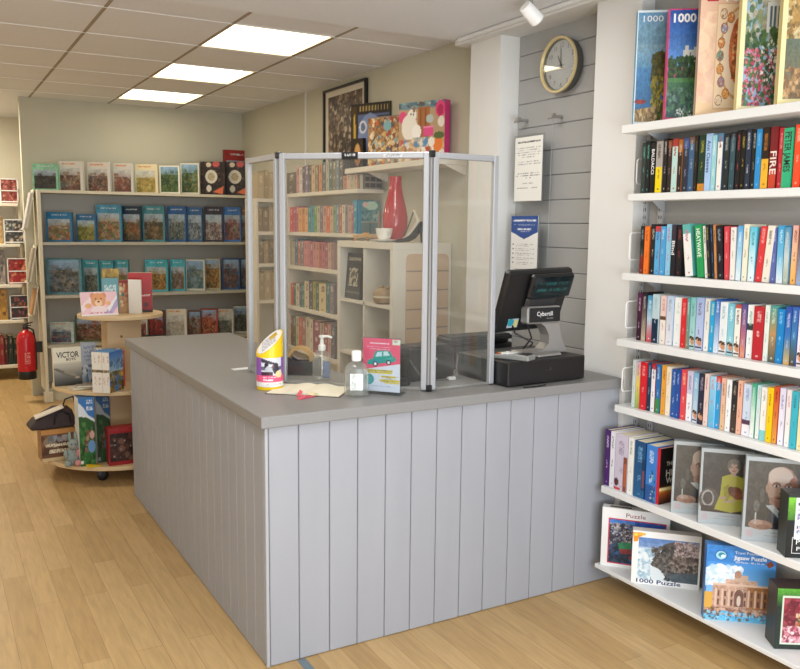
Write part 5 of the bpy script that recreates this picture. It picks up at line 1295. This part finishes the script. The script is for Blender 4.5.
G_ = ['3a3a34', '5a5040', '2f3a2c', '7a6a50', '4a4038']; V_ = ['8a5a48', 'a87a5a', '6a4a40', 'c8a888', '7a3a34', '8fa0a0', '4a4a3a']
F_ = ['b8704a', 'd89a5a', '8a5a3a', '6a8a5a', 'c8b070', 'a85a6a', 'd8c0a0', '4a6a4a']; B_ = ['6f7a70', '8f9a8a', '4a5a58', 'b0b0a0', '7a6a5a', '3a4a50']
C_ = ['4a6a3a', '3a5030', '6a8048', '8a9a60', '2f4028']; A_ = ['c88a3a', 'a8642a', '5a4a2a', 'd8a85a', '7a8a5a', '3a3a28']
ROW = [
  (0, [(33, 57, 163.5, 190, 'mint green', 'steam engine', '7fb89a', scenic('band', 1, '8cc4a4', ['2f2a2c', '4a4440', '6a6058', '3a4038'])), (60, 82, 161, 191, 'white', 'cottage', 'c9c8c4', scenic('white', 2, 'd8d4cc', V_)), (88, 109, 162, 191, 'off white', 'busy street', 'b8c4cc', scenic('white', 3, 'd8d2c8', V_)),
       (114, 132, 163, 192, 'grey white', 'red market', 'b8c4c8', scenic('white', 4, 'd0ccc4', ['8a4a40', 'a86a50', 'c8b0a0', '5a4a48'])), (136, 156, 164, 192, 'cream', 'golden garden', 'cfc6a8', scenic('white', 5, 'e0d4b0', ['d0b060', 'a8904a', 'c8a850', '8a8a4a', 'e0d090'])), (160, 178, 165.5, 192.5, 'white framed', 'green valley', 'e4e2d4', scenic('full', 6, 'eceadc', C_)),
       (181, 197.5, 163, 193, 'white edged', 'country lane', 'e4e2d4', scenic('full', 7, 'dcd8c8', C_ + ['a89048'])), (201, 222, 161.5, 193, 'dark brown', 'plates', '2a2220', scenic('plates', 8, '2a2220', V_)), (224, 246, 161.5, 193, 'dark brown', 'plates', '2a2220', scenic('plates', 9, '2a2220', V_))]),
  (1, [(47, 71, 212, 242, 'blue', 'pink flower meadow', '2f6690', scenic('band', 11, '2f78a8', F_ + ['c88ab0'])), (77, 95, 214, 242.5, 'blue', 'yellow hedge', '2f5f8a', scenic('band', 12, '3a7098', ['8a8a3a', 'a89a4a', '5a6a34', 'c8b860'])), (97, 120, 204.5, 242.5, 'large blue', 'village green', '3f84a8', scenic('band', 13, '4a90b0', F_)), (123, 140, 206, 242, 'navy', 'fruit stall', '1f3040', scenic('band', 14, '22384a', ['8a5a3a', '3a6a48', 'c87a4a', '5a3a30', 'a8a06a'])),
       (143.5, 163, 205.5, 242, 'teal', 'tree lined road', '3a7080', scenic('band', 15, '4a8a94', ['5a4a30', '3a3a28', '8a6a48', 'a88a60'])), (168, 184.5, 206, 242, 'deep blue', 'cattle', '2a4f88', scenic('band', 16, '2f5f98', B_)), (188, 201, 207, 241.5, 'mid blue', 'snowy hills', '3a6090', scenic('band', 17, '3a689a', ['c8ccc8', '6a7a8a', '4a4a48', '8fa0a8'])), (205, 221, 206.5, 241.5, 'dark', 'cup and plate', '3a3440', scenic('band', 18, '3a3440', ['d8d0c0', 'b8a898', '5a4a58', '8a6a60'])),
       (224, 239, 207, 241.5, 'bright blue', 'red boat', '2a58a0', scenic('band', 19, '3f78c0', ['c85a48', '3a4a50', 'a8a898', '7a5a48'])), (241.5, 249, 207.5, 241, 'brown', 'figure', '6a5040', scenic('band', 20, '8a7050', V_))]),
  (2, [(47.5, 80, 258.5, 292, 'wide grey blue', 'horses', '4a7a88', scenic('full', 21, '5a8a98', ['6a7078', '8a8e90', '4a4a4a', 'b0aca4', '5a5a48'])), (84, 98, 260, 292, 'pale teal', 'lake', '3f90a0', scenic('band', 22, '4fa4b4', B_)), (101, 113, 260.5, 292, 'teal', 'cottage', '2f8a9c', scenic('band', 23, '48a0b0', V_)), (116, 128, 260, 292, 'bright teal', 'orchard', '2f8a9c', scenic('band', 24, '48a0b0', F_)), (146, 166, 259.5, 291, 'turquoise', 'wooden fence', '2a98b0', scenic('band', 25, '44aabc', A_)),
       (171, 184, 259.5, 291, 'light teal', 'tower', '2a90a8', scenic('band', 26, '4ab0c0', ['b8a088', '8a6a58', '5a5a50'])), (186, 203, 259.5, 290, 'grey framed', 'river bridge', 'b8bcb8', scenic('full', 27, 'd0d0c4', ['6a8a9a', '4a6a70', '7a8a78', 'a8b0a8'])), (205.5, 219, 258.5, 290, 'blue framed', 'autumn trees', '1f4f8c', scenic('full', 28, 'b0a888', A_)), (223, 238, 258.5, 289, 'dark blue', 'canal', '22406a', scenic('full', 29, '2f5a90', ['7a4a3a', '4a3a38', 'a87a58', '3a5a80'])), (241, 250, 258.5, 289, 'navy edged', 'harbour', '22406a', scenic('full', 30, '2a5288', ['7a5a48', '4a4a50', '8a9aa8']))]),
  (3, [(51, 73, 322, 345, 'white blue', 'two children', '9ab0b8', scenic('white', 31, 'b8c8c8', ['3a6a98', '8a4a60', 'c8a890', '4a7a8a'])), (76, 103, 316, 346, 'dark green', 'rose garden', '3a4a34', scenic('full', 32, '5a6a48', ['a8584a', '5a6a3a', 'c89a88', '3a3a2c', '7a3a34'])), (138, 147, 312, 344, 'white spined', 'red figures', 'c8c0b4', scenic('white', 33, 'd0c8bc', ['8a3a34', '5a3a38', 'c88a78'])), (149, 163, 311, 344, 'red and black', 'dancer', '8a2228', scenic('full', 34, '3a2422', ['b02a2c', '2a1c1c', 'd84a3a', '5a3028'])),
       (167, 185, 309, 342, 'white', 'pale sketch', 'c8c4b8', scenic('white', 35, 'd8d4c8', ['d0cabc', 'c0b8a8', 'dcd8cc', 'b0a898'])), (189, 200, 311, 342, 'brown', 'red barn', '6a3a30', scenic('full', 36, '7a4a3a', V_)), (201, 216, 309, 341, 'red', 'carnival', 'a83a34', scenic('full', 37, 'a8443a', ['c85a48', '8a2a2c', 'e0b090', '4a2a28', 'd8843a'])), (218, 232, 309, 341, 'grey white', 'church', 'b8b8b0', scenic('white', 38, 'c8c8c0', B_)), (234, 248, 306, 340, 'black white', 'old town', '3a4048', scenic('full', 39, 'c0c0b8', ['3a3a3c', '5a5a58', '8a8a80', '4a5a48']))])]
rnm = ['top of the back shelving', 'second tier of back shelving', 'third tier of back shelving', 'fourth tier of back shelving']
for r_, items in ROW:
    z = UZ[r_] + .0006
    for n, (u0, u1, vt, v_b, colname, what, side, cv) in enumerate(items):
        p = at(u0, v_b, Y=5.30); q = at(u0, vt, Y=5.30); p2 = at(u1, v_b, Y=5.30)
        th = R(-26); w = (p2.x - p.x) / math.cos(th) * 1.0; h = min(q.z - z, .43)
        pbox('puzzle_box', '%s puzzle box with %s, %s from left on %s' % (colname, what, ORD[n], rnm[r_]), 'puzzle box', 'puzzle boxes on the back shelving', (p.x, 5.31, z), th, w, h, .045, side, cv, side)
p = at(225, 160, Y=5.4); p2 = at(253, 160, Y=5.4); q = at(225, 149.5, Y=5.4)
pbox('puzzle_box', 'red puzzle box standing behind the plate puzzles in the far corner', 'puzzle box', 'puzzle boxes on the back shelving', (p.x, 5.42, UZ[0] + .0006), 0, p2.x - p.x, q.z - UZ[0], .05, '8a2a28', scenic('band', 41, '9a2f2c', ['c8b088', '8a3a30', 'd8a070', '6a2a28']))
# lying and part-hidden books low on the unit
o = MB().box(0, .3, 0, .085, 0, .035, ch=.004).build('flat_book', colmat('2a3038'), None, (.62, 5.15, UZ[3] + .0006)); tag(o, 'dark book lying flat low on the back shelving above the counter', 'book'); MB().box(.004, .296, -.0005, .0, .006, .029).build('page_block', M_page, o)

# displays on the outside of the end panel and the extinguisher
xo = UX0 - .03
for i, (y, z0, h, c_, lab, tilt) in enumerate([(5.22, 1.50, .36, 'c8c4c0', 'slanted greetings card rack at top of the white end panel', 12), (5.22, 1.04, .34, 'a89c8a', 'slanted card rack in the middle of the white end panel', 11), (5.22, .75, .27, 'b98a5a', 'tan slanted card rack low on the white end panel', 11)]):
    t = thing('card_rack', lab, 'card rack', (xo - .001 - h * math.sin(R(tilt)), y, z0))
    M = Matrix.Rotation(R(tilt), 4, 'Y')
    MB().box(-.014, -.004, 0, .2, 0, h, M=M).build('back_board', M_un, t)
    MB().box(-.03, -.0145, .01, .19, .015, h - .03, M=M).build('cards', mat('card_stock_' + str(i), c_, .6, noise=.3, nscale=25), t)
    MB().box(-.036, -.004, 0, .2, 0, .012, M=M).build('lip', M_un, t)

ex = at(25.5, 378, Y=6.25)
t = thing('fire_extinguisher', 'red fire extinguisher with black base mounted on the white end panel', 'fire extinguisher', (-.264, 5.24, .205))
t.scale = (.77, .77, .77)
MB().box(.07, .168, -.03, .03, .3, .42).build('wall_bracket', M_black, t)
rE = .098
MB().lathe([(rE * .95, 0), (rE * 1.02, .01), (rE * 1.02, .09), (rE, .095)], 28).build('black_base', M_black, t, smooth=True)
MB().lathe([(rE, .092), (rE, .45), (rE * .93, .49), (rE * .7, .53), (rE * .32, .555), (rE * .3, .57)], 28).build('cylinder_body', mat('extinguisher_red', 'c01824', .25), t, smooth=True)
mb = MB(); mb.lathe([(.026, .57), (.026, .6), (.02, .605)], 16); mb.box(-.03, .06, -.012, .012, .605, .617); mb.prism([(-.02, .615), (.08, .64), (.08, .652), (-.02, .635)], -.012, .012)
mb.build('valve_handle', M_black, t)
MB().tube([(.02, 0, .59), (.08, -.01, .56), (.1, -.02, .4), (.098, -.03, .2), (.095, -.03, .1)], .011).build('hose', M_black, t, smooth=True)
cv = Cv(24, 24, 'c01824').glyphs(.15, .1, .85, .9, 'e8c8c0', 3, .45, 6)
pic('instruction_print', cv, -.04, .04, .16, .32, t, y=-rE - .0012)

# passage unit beyond, at far left
t = thing('passage_shelving', 'white shelving unit at the far left beyond the back shelving', 'shelving', (0, 0, 0))
PX0, PX1, PY0, PY1 = -1.35, -.165, 6.42, 6.75
PZ = [1.755, 1.358, .955, .60, .15]
M_ps = mat('passage_white', 'e9e2d0', .5)
for z in PZ: MB().box(PX0, PX1, PY0, PY1, z - .03, z, ch=.003).build('shelf', M_ps, t)
MB().box(PX0, PX1, PY1 - .01, PY1, .1, 2.0).build('back_panel', M_ps, t)
MB().box(PX1, PX1 + .02, PY0 + .05, PY1, 0, 1.9).build('side_panel', M_ps, t)
def pbk(u0, u1, v0, v1, zi, col, lab, seed, frame=False, y=6.46):
    a, b = at(u0, v1, Y=y), at(u1, v1, Y=y); h = at(u0, v0, Y=y).z - PZ[zi]
    w = b.x - a.x
    cv = Cv(22, 26, col[0]).blobs(.05, .05, .95, .95, col, 90, .04, .08, seed)
    o = pbox('display_book', lab, 'book', 'books on the passage shelving', (a.x, y, PZ[zi] + .0006), 0, w, h, .03, col[0], cv)
    if frame:
        mb = MB()
        for z in (.01, h * .48, h - .012): mb.box(-.004, w + .004, -.008, -.002, z, z + .01)
        mb.box(-.006, .004, -.008, -.002, 0, h); mb.box(w - .004, w + .006, -.008, -.002, 0, h); f_ = mb.build('wire_holder', M_wire, o)
    return o
pbk(1, 18, 178, 202, 0, ['8a4038', 'b86a58', 'd8a890', '5a2a2c'], 'red covered book on the top passage shelf at far left', 1, True)
pbk(5, 24, 219, 243, 1, ['4a4a48', 'c8c4b8', '6a7068', '2f3030', 'd8b8a0'], 'dark patterned book in white wire holder, second passage shelf', 2, True)
pbk(-12, 3.5, 217, 243, 1, ['b8945a', 'a07a48', 'd0b080'], 'tan book at the left edge of the second passage shelf', 3, False, 6.5)
pbk(8.5, 28, 258, 282, 2, ['a02a28', 'c8503a', '6a2422', 'e0a070'], 'red book in white wire holder on third passage shelf', 4, True)
pbk(-12, 6, 250, 284, 2, ['8a8078', 'b8b0a0', '4a443e'], 'grey book at the left edge of the third passage shelf', 5, False, 6.5)
pbk(11, 29, 295, 315, 3, ['3a3a40', 'b8643a', '2f4a78', '6a2a28'], 'dark book with orange and blue cover on fourth passage shelf', 6, True)
pbk(-12, 8, 290, 318, 3, ['b88a3a', 'd8a84a', '6a4a24'], 'yellow brown book at the left edge of fourth passage shelf', 7, False, 6.5)
for i, (u0, u1, v0, c_) in enumerate([(-6, 0, 335, '6a2424'), (.4, 5, 335, '8a2a28'), (5.4, 9, 338, '4a2020'), (9.4, 14, 336, '24342a'), (14.4, 19, 338, '2a2a24')]):
    a, b = at(u0, 366, Y=6.46), at(u1, 366, Y=6.46)
    book(b.x - a.x, at(u0, v0, Y=6.46).z - PZ[4], .2, spine_canvas(c_ + '@c8b088', 950 + i, 8, 26), c_, (a.x, 6.46, PZ[4] + .0006), 0, 0, '%s hardback, %s from left on lowest passage shelf' % (['maroon', 'red', 'dark wine', 'dark green', 'black'][i], ORD[i]), 'book', 'books on the passage shelving', name='hardback_book')

# ------------------------------------------------------------------ round display tower
TX, TYY = .085, 2.86
t = thing('display_tower', 'round three tier birch display tower beside the counter end', 'display stand', (TX, TYY, 0))
TZ = [1.0, .565, .12]; TR = [.262, .425, .492]
for z, r in zip(TZ, TR): MB().lathe([(r - .003, z - .024), (r, z - .021), (r, z - .003), (r - .003, z)], 56).build('round_shelf', M_birch, t, smooth=True)
for z0, z1 in ((.092, .521), (.545, .961)): MB().box(-.105, .105, -.105, .105, z0, z1, ch=.004).build('column', M_ply, t)
MB().lathe([(.008, 0), (.008, .004)], 12, M=Matrix.Translation((-.02, -.105, .86)) @ Matrix.Rotation(R(90), 4, 'X')).build('screw_cap', colmat('7a5f3f'), t)
for k in range(4):
    a = R(45 + 90 * k + 12); x, y = math.cos(a) * .36, math.sin(a) * .36
    c_ = MB().lathe([(.03, -.011), (.034, -.008), (.034, .008), (.03, .011)], 18, M=Matrix.Translation((x, y, .034)) @ Matrix.Rotation(R(90), 4, 'X')).build('castor', M_black, t, smooth=True)
    MB().box(x - .012, x + .012, y - .016, y + .016, .034, .068).build('castor_bracket', M_dgrey, c_)

def stand_card(name, lbl, cat, u0, u1, v0, v1, z, Y, cv, side, th=0, d=.02, lean=0, grp=None):
    a, b = at(u0, v1, Y=Y), at(u1, v1, Y=Y); h = at(u0, v0, Y=Y).z - a.z
    return pbox(name, lbl, cat, grp, (a.x, Y, z + .0007), R(th), (b.x - a.x) / max(.4, math.cos(R(th))), h / math.cos(R(lean)), d, side, cv, None, -lean)
# top tier
cv = Cv(56, 40, 'eec8d0'); cv.poly([(0, .6), (.4, .0), (.6, 0), (0, .9)], 'f4dfe2').poly([(.6, .9), (1, .3), (1, .6), (.8, 1)], 'b8a8d0').poly([(.7, .7), (1, .15), (1, .25), (.75, .85)], 'f0f0f4').ell(.34, .18, .08, .12, 'd89060').ell(.62, .18, .08, .12, 'd89060').ell(.48, .36, .2, .3, 'e0a070').ell(.48, .47, .1, .13, 'f2d0ac').ell(.48, .42, .035, .04, '6a3a2c').ell(.41, .3, .02, .03, '3a2620').ell(.55, .3, .02, .03, '3a2620').ell(.2, .58, .09, .1, 'e8b080').ell(.74, .5, .07, .09, 'e8b080').ell(.48, .75, .22, .16, 'f0dce0').glyphs(.2, .84, .8, .92, 'b86a8a', 3, .6).rect(0, .93, 1, 1, 'f4eef0')
stand_card('picture_book', 'pink picture book with teddy bear cover leaning on top tier', 'book', 82, 119, 289.5, 313, TZ[0], 2.735, cv, 'e8dfe0', 4, .012, 14)
cv = Cv(26, 30, '6a9fa8'); cv.glyphs(.15, .2, .85, .7, 'd8e8e8', 4, .65, 2).rect(0, .85, 1, 1, '4a7a84')
stand_card('paperback_book', 'small teal book standing behind the teddy bear book', 'book', 103, 119, 276, 312, TZ[0], 2.81, cv, '5f929c', 0, .02)
cv = Cv(22, 30, 'a88a3c'); cv.blobs(0, 0, 1, 1, ['8a6a2a', 'c8a850', '5a4a28', 'd0b878'], 40, .06, .14, 2)
stand_card('paperback_book', 'ochre book at the back of the tower top tier', 'book', 103.5, 120, 268, 312, TZ[0], 2.88, cv, '7a6230', 0, .03)
cv = Cv(26, 40, 'b08a60'); cv.rect(0, 0, 1, .2, '8a2f2a').blobs(0, .1, 1, .8, ['c84a3a', 'd8b080', '8a5a3a', 'e0d0b0', '4a6a6a'], 60, .05, .1, 5)
stand_card('magazine', 'colourful brown magazine between teal and red books on the tower', 'magazine', 119.5, 134, 279, 312, TZ[0], 2.83, cv, 'c8b898', 0, .012)
o = stand_card('magazine', 'white curved magazine leaning beside the red book on tower', 'magazine', 129, 140, 279, 313, TZ[0], 2.785, Cv(16, 40, 'e6e2d8').grad(0, 0, 1, 1, 'eeebe2', 'd6d0c4'), 'e6e2d8', -35, .01)
cv = Cv(30, 44, 'b81410'); cv.grad(0, 0, 1, 1, 'b81812', '8a100c').glyphs(.35, .55, .9, .62, 'e8c8c0', 5, .6).ell(.72, .8, .1, .06, '4a1a1c').rect(0, .94, 1, 1, '2a1416')
stand_card('hardback_book', 'red hardback standing at the right of tower top tier', 'book', 129, 151.5, 271.5, 311, TZ[0], 2.86, cv, 'e2dcc8', -14, .035)
# middle tier
cv = Cv(46, 62, 'ddd8c4'); cv.grad(0, .38, 1, 1, 'cfcab8', '2f3030').poly([(.0, .54), (.12, .53), (.5, .66), (.88, .76), (.9, .83), (.8, .85), (.45, .74), (.1, .6)], '6a655c').poly([(.3, .64), (.62, .62), (.85, .78), (.6, .74)], '8f887a').ell(.82, .8, .08, .03, 'b0a48c').rect(0, .45, 1, .46, 'b0aa98')
o = stand_card('hardback_book', 'pale hardback with aircraft cover on the tower middle tier', 'book', 54.5, 83, 344.5, 382.5, TZ[1], 2.79, cv, 'd8d2bd', 5, .03, 4)
wv = o.dimensions.x
text('cover_lettering', 'VICTOR', .05, colmat('20201e'), o, (wv * .52, -.0014, o.dimensions.z * .80), width=wv * .8, bold=.02); text('cover_lettering', 'BOYS', .022, colmat('20201e'), o, (wv * .62, -.0014, o.dimensions.z * .68), width=wv * .34, bold=.02)
cv = Cv(26, 44, 'a8b0bc'); cv.glyphs(.2, .1, .9, .5, '6a7890', 6, .5, 4).blobs(0, .55, 1, 1, ['5a7088', '8fa0b0', '3a4a60', 'c8ccd0'], 40, .06, .12, 3)
stand_card('paperback_book', 'blue grey book standing behind the aircraft hardback', 'book', 82.5, 97, 346, 386, TZ[1], 2.84, cv, '9aa4b0', 0, .03)
for i, (u0, u1, c_, d_) in enumerate([(98, 101, 'b0b4b8', 'pale grey'), (101.3, 104.5, '8fa0b0', 'blue grey'), (105, 110, 'b84a40', 'red'), (110.4, 116, '4a6a90', 'blue'), (116.4, 122, 'c0503a', 'orange red')]):
    a, b = at(u0, 386, Y=2.72), at(u1, 386, Y=2.72)
    book(b.x - a.x, .225, .13, spine_canvas(c_ + '@e8e0d8', 970 + i, 8, 26), c_, (a.x, 2.70 if i < 2 else 2.61, TZ[1] + .0006), 0, 0, '%s paperback standing behind the boxed set, %s from left' % (d_, ORD[i]), 'book', 'paperbacks at the back of the middle tower tier')
# slip-cased set: white front, blue and gold side
a, b = at(93.5, 391, Y=2.475), at(113.5, 392, Y=2.475)
hS = .245
o = MB().box(0, b.x - a.x, 0, .15, 0, hS, ch=.002).build('boxed_book_set', colmat('dcd8cf'), None, (a.x, 2.50, TZ[1] + .0006), (0, 0, R(-42))); tag(o, 'boxed book set with white spines and blue landscape side, middle tier', 'book set')
w = (b.x - a.x)
cv = Cv(40, 60, 'e4e0d6')
for k in range(4): cv.rect(.1 + k * .24, 0, .11 + k * .24, 1, 'b8b0a4').glyphs(.14 + k * .24, .08, .26 + k * .24, .4, 'b89888', 70 + k, .3).glyphs(.14 + k * .24, .6, .26 + k * .24, .92, 'b89888', 80 + k, .3)
cv.rect(0, .44, 1, .5, '8a7a58').blobs(0, .44, 1, .5, ['3a3a30', '6a5a3a', 'b0a080'], 20, .02, .05, 3)
pic('spines_print', cv, 0, w, 0, hS, o)
cv = Cv(34, 60, '3f78b8'); cv.grad(0, 0, 1, .5, '3a70b8', '9fc0d8').blobs(0, .2, 1, .45, ['5a88b8', '8fb0c8', '4a6a8a'], 30, .06, .12, 3).blobs(0, .48, 1, 1, ['b8903a', 'd0a84a', '5a5a2a', '8a6a2a', '2f2a1c'], 70, .05, .12, 4)
m_ = pic('side_picture', cv, 0, .15, 0, hS, o); m_.matrix_local = Matrix.Translation((w + .0007, 0, 0)) @ Matrix.Rotation(PI / 2, 4, 'Z')
m_ = MB().box(.001, w - .001, .001, .149, hS, hS + .0008).build('blue_top', colmat('4a86c0'), o)
for i, (x, y, w_, d_, h_, c_, rz_, lab) in enumerate([(-.255, 2.60, .15, .09, .014, 'c8c0b0', 14, 'pale thin book lying flat at front of middle tier'), (-.24, 2.605, .11, .07, .012, '8a8478', -8, 'grey booklet lying on the pale thin book')]):
    o = MB().box(0, w_, 0, d_, 0, h_, ch=.002).build('flat_book', colmat(c_), None, (x, y, TZ[1] + .0006 + (.0148 if i else 0)), (0, 0, R(rz_))); tag(o, lab, 'book'); MB().box(.003, w_ - .003, -.0004, .0, .003, h_ - .003).build('page_block', M_page, o)
# bottom tier
ZB = TZ[2] + .0006
xb0, xb1 = at(41, 458, Y=2.56).x, at(76, 458, Y=2.56).x
# brown games box
cv = Cv(60, 44, '6a4630'); cv.rect(0, 0, 1, .16, 'b8844a').blobs(0, .18, 1, .8, ['5a3a2a', '4a3024', '7a5a3a', '8a7a68'], 50, .05, .1, 3).blobs(.2, .2, .8, .42, ['8a9098', 'a8a8a8', '6a6a6a'], 20, .05, .1, 4).rect(0, .88, 1, 1, 'c8b088')
cv.glyphs(.12, .46, .92, .6, 'e8dcc0', 5, .7).glyphs(.22, .64, .95, .80, 'e8dcc0', 6, .7)
o = pbox('games_box', 'brown boxed set with cream lettering on the tower bottom tier', 'box', None, (xb0 + .02, 2.70, ZB), R(3), xb1 - xb0 + .005, .195, .14, '8a6038', cv, 'b8844a')
# dark bag with papers on it
t = thing('handbag', 'dark bag with looped handle lying on the brown boxed set', 'bag', (xb0 + .09, 2.795, ZB + .1965), R(5))
mb = MB(); mb.prism([(-.13, 0), (.125, 0), (.13, .05), (.11, .115), (.02, .12), (-.1, .06), (-.135, .025)], -.08, .06); b = mb.build('bag_body', mat('bag_cloth', '3a2c2c', .7, noise=.4, nscale=40), t); bv = b.modifiers.new('b', 'BEVEL'); bv.width = .02; bv.segments = 3
MB().tube([(.0, -.085, .03), (.01, -.09, .08), (.05, -.09, .105), (.09, -.088, .08), (.1, -.085, .03)], .006).build('handle', M_black, t, smooth=True)
MB().tube([(.06, -.03, .11), (.08, -.04, .17), (.13, -.03, .18), (.15, .0, .12)], .005).build('handle', M_black, t, smooth=True)
o = MB().prism([(-.1, .0), (.06, .055), (.062, .062), (-.1, .008)], -.05, .04).build('folded_leaflet', colmat('cfc4b0'), None, (xb0 + .09, 2.72, ZB + .275)); tag(o, 'folded cream leaflet lying on the dark bag', 'leaflet')
cv = Cv(20, 10, 'cfc4b0')
# plush toy
t = thing('soft_toy', 'grey and pink soft toy animal sitting before the brown box', 'soft toy', (at(72, 462, Y=2.56).x, 2.555, ZB))
M_pl = mat('plush_grey', '8f9a94', .95, noise=.25, nscale=60, bump=.3); M_pk = mat('plush_pink', 'c88a86', .95, noise=.2, nscale=60, bump=.3)
MB().ball((0, 0, .05), .04, .035, .052).build('body', M_pl, t, smooth=True)
hd = MB().ball((.008, -.005, .128), .03, .03, .034).build('head', M_pl, t, smooth=True)
for s in (-1, 1):
    MB().ball((.008 + s * .016, .0, .178), .009, .007, .03).build('ear', M_pl, hd, smooth=True)
    MB().ball((s * .028, -.04, .02), .02, .026, .02).build('foot', M_pk if s > 0 else M_pl, t, smooth=True)
    MB().ball((s * .035, -.018, .075), .014, .018, .028).build('arm', M_pk if s > 0 else M_pl, t, smooth=True)
    MB().ball((.008 + s * .011, -.033, .136), .004, .003, .004).build('eye', M_black, hd)
MB().ball((.008, -.036, .122), .006, .005, .004).build('nose', M_pk, hd)
# two tall green and blue boxes
def tall(u0, u1, v0, v1, Y, th, lbl, dark):
    a, b = at(u0, v1, Y=Y), at(u1, v1, Y=Y); h = .415
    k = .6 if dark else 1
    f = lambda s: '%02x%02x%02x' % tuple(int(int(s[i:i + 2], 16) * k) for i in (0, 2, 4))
    cv = Cv(36, 84, f('2f6a34')); cv.rect(0, 0, 1, .3, f('3a78b8')).poly([(0, .06), (.3, .14), (.6, .26), (1, .33), (1, .38), (.5, .3), (.0, .28)], f('dfe6ec')).poly([(0, .27), (.5, .29), (1, .37), (1, .5), (0, .5)], f('2f5a2c')).blobs(0, .36, 1, .96, [f('3f7a3c'), f('2a5228'), f('5a8a4a'), f('1f3f22')], 60, .06, .14, 4).blobs(.3, .48, .95, .8, [f('8a5a48'), f('b88a78'), f('6a3a34')], 26, .05, .1, 5).ell(.75, .72, .22, .09, f('6a98c8')).ell(.8, .55, .14, .06, f('d0a898')).glyphs(.5, .04, .9, .22, f('dfe8f2'), 7, .6, 2).rect(.05, .92, .22, .97, f('e8e8e0'))
    return pbox('game_box', lbl, 'box', 'green and blue game boxes', (a.x, Y, ZB), R(th), b.x - a.x, h, .11, 'dfe2e0', cv, '3a6ea8')
tall(80.5, 96.5, 397, 465, 2.50, 3, 'tall green and blue box beside the soft toy on the tower', False)
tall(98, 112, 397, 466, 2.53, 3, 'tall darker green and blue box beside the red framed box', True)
o = MB().prism([(-.03, 0), (.05, 0), (.05, .004), (-.03, .016)], -.02, .02).build('yellow_card', colmat('d8b82a'), None, (at(92, 466, Y=2.47).x, 2.465, ZB), (0, 0, .2)); tag(o, 'small yellow card lying at the foot of the green boxes', 'card')
cv = Cv(44, 44, '98242a'); cv.rect(.05, .14, .95, .88, '3a2624').blobs(.05, .14, .95, .88, ['2a1c1c', '5a3a30', '4a2c28', '7a5a4a', '3a2e2a'], 90, .03, .08, 3).blobs(.1, .2, .9, .8, ['d8d0c4', 'b8a898'], 10, .015, .03, 4).glyphs(.1, .03, .9, .1, 'a8383c', 3, .5)
a = at(105.5, 466, Y=2.50)
pbox('framed_game', 'red framed box with dark picture on the tower bottom tier', 'box', None, (a.x + .01, 2.425, ZB), R(0), .2, .225, .1, '98242a', cv, 'b02c32')

# ------------------------------------------------------------------ light
def area(name, loc, rot, sx, sy, power, col, spread=180):
    l = bpy.data.lights.new(name, 'AREA'); l.shape = 'RECTANGLE'; l.size = sx; l.size_y = sy; l.energy = power; l.color = col; l.spread = R(spread)
    o = bpy.data.objects.new(name, l); C.objects.link(o); o.location = loc; o.rotation_euler = rot; return o
area('daylight_window', (-.18, YF + .13, 1.42), (R(90), 0, 0), 3.3, 1.9, 88, (.86, .93, 1.0))
area('street_bounce_fill', (-.18, YF + .16, .62), (R(128), 0, 0), 3.2, .5, 50, (.95, .96, 1.0))  # added upward fill that brightens the ceiling, standing in for street bounce
area('front_fill', (-.8, -1.2, ZN - .02), (0, 0, 0), .6, 1.2, 26, (1, .98, .96))  # added fill under the front ceiling, not a fitting in view
area('counter_fill', (.7, .5, ZN - .02), (0, 0, 0), .6, .6, 12, (1, .97, .93))  # added fill to brighten the dark area behind the screen
area('passage_lamp', (-1.0, 5.9, ZT - .03), (0, 0, 0), .6, .6, 44, (1, .9, .72))
area('left_fill', (-1.8, 3.2, ZT - .03), (0, 0, 0), .6, .6, 22, (1, .90, .74))  # added fill to lift the left side and its ceiling
wd_ = bpy.data.worlds.new('world'); bpy.context.scene.world = wd_; wd_.use_nodes = True
wd_.node_tree.nodes['Background'].inputs[0].default_value = (.75, .82, .9, 1); wd_.node_tree.nodes['Background'].inputs[1].default_value = .6
sc = bpy.context.scene
sc.view_settings.view_transform = 'Standard'; sc.view_settings.look = 'None'; sc.view_settings.exposure = 0
sc.cycles.max_bounces = 10; sc.cycles.transparent_max_bounces = 24; sc.cycles.use_denoising = True; sc.cycles.caustics_reflective = False; sc.cycles.caustics_refractive = False
sc.cycles.sample_clamp_indirect = 6
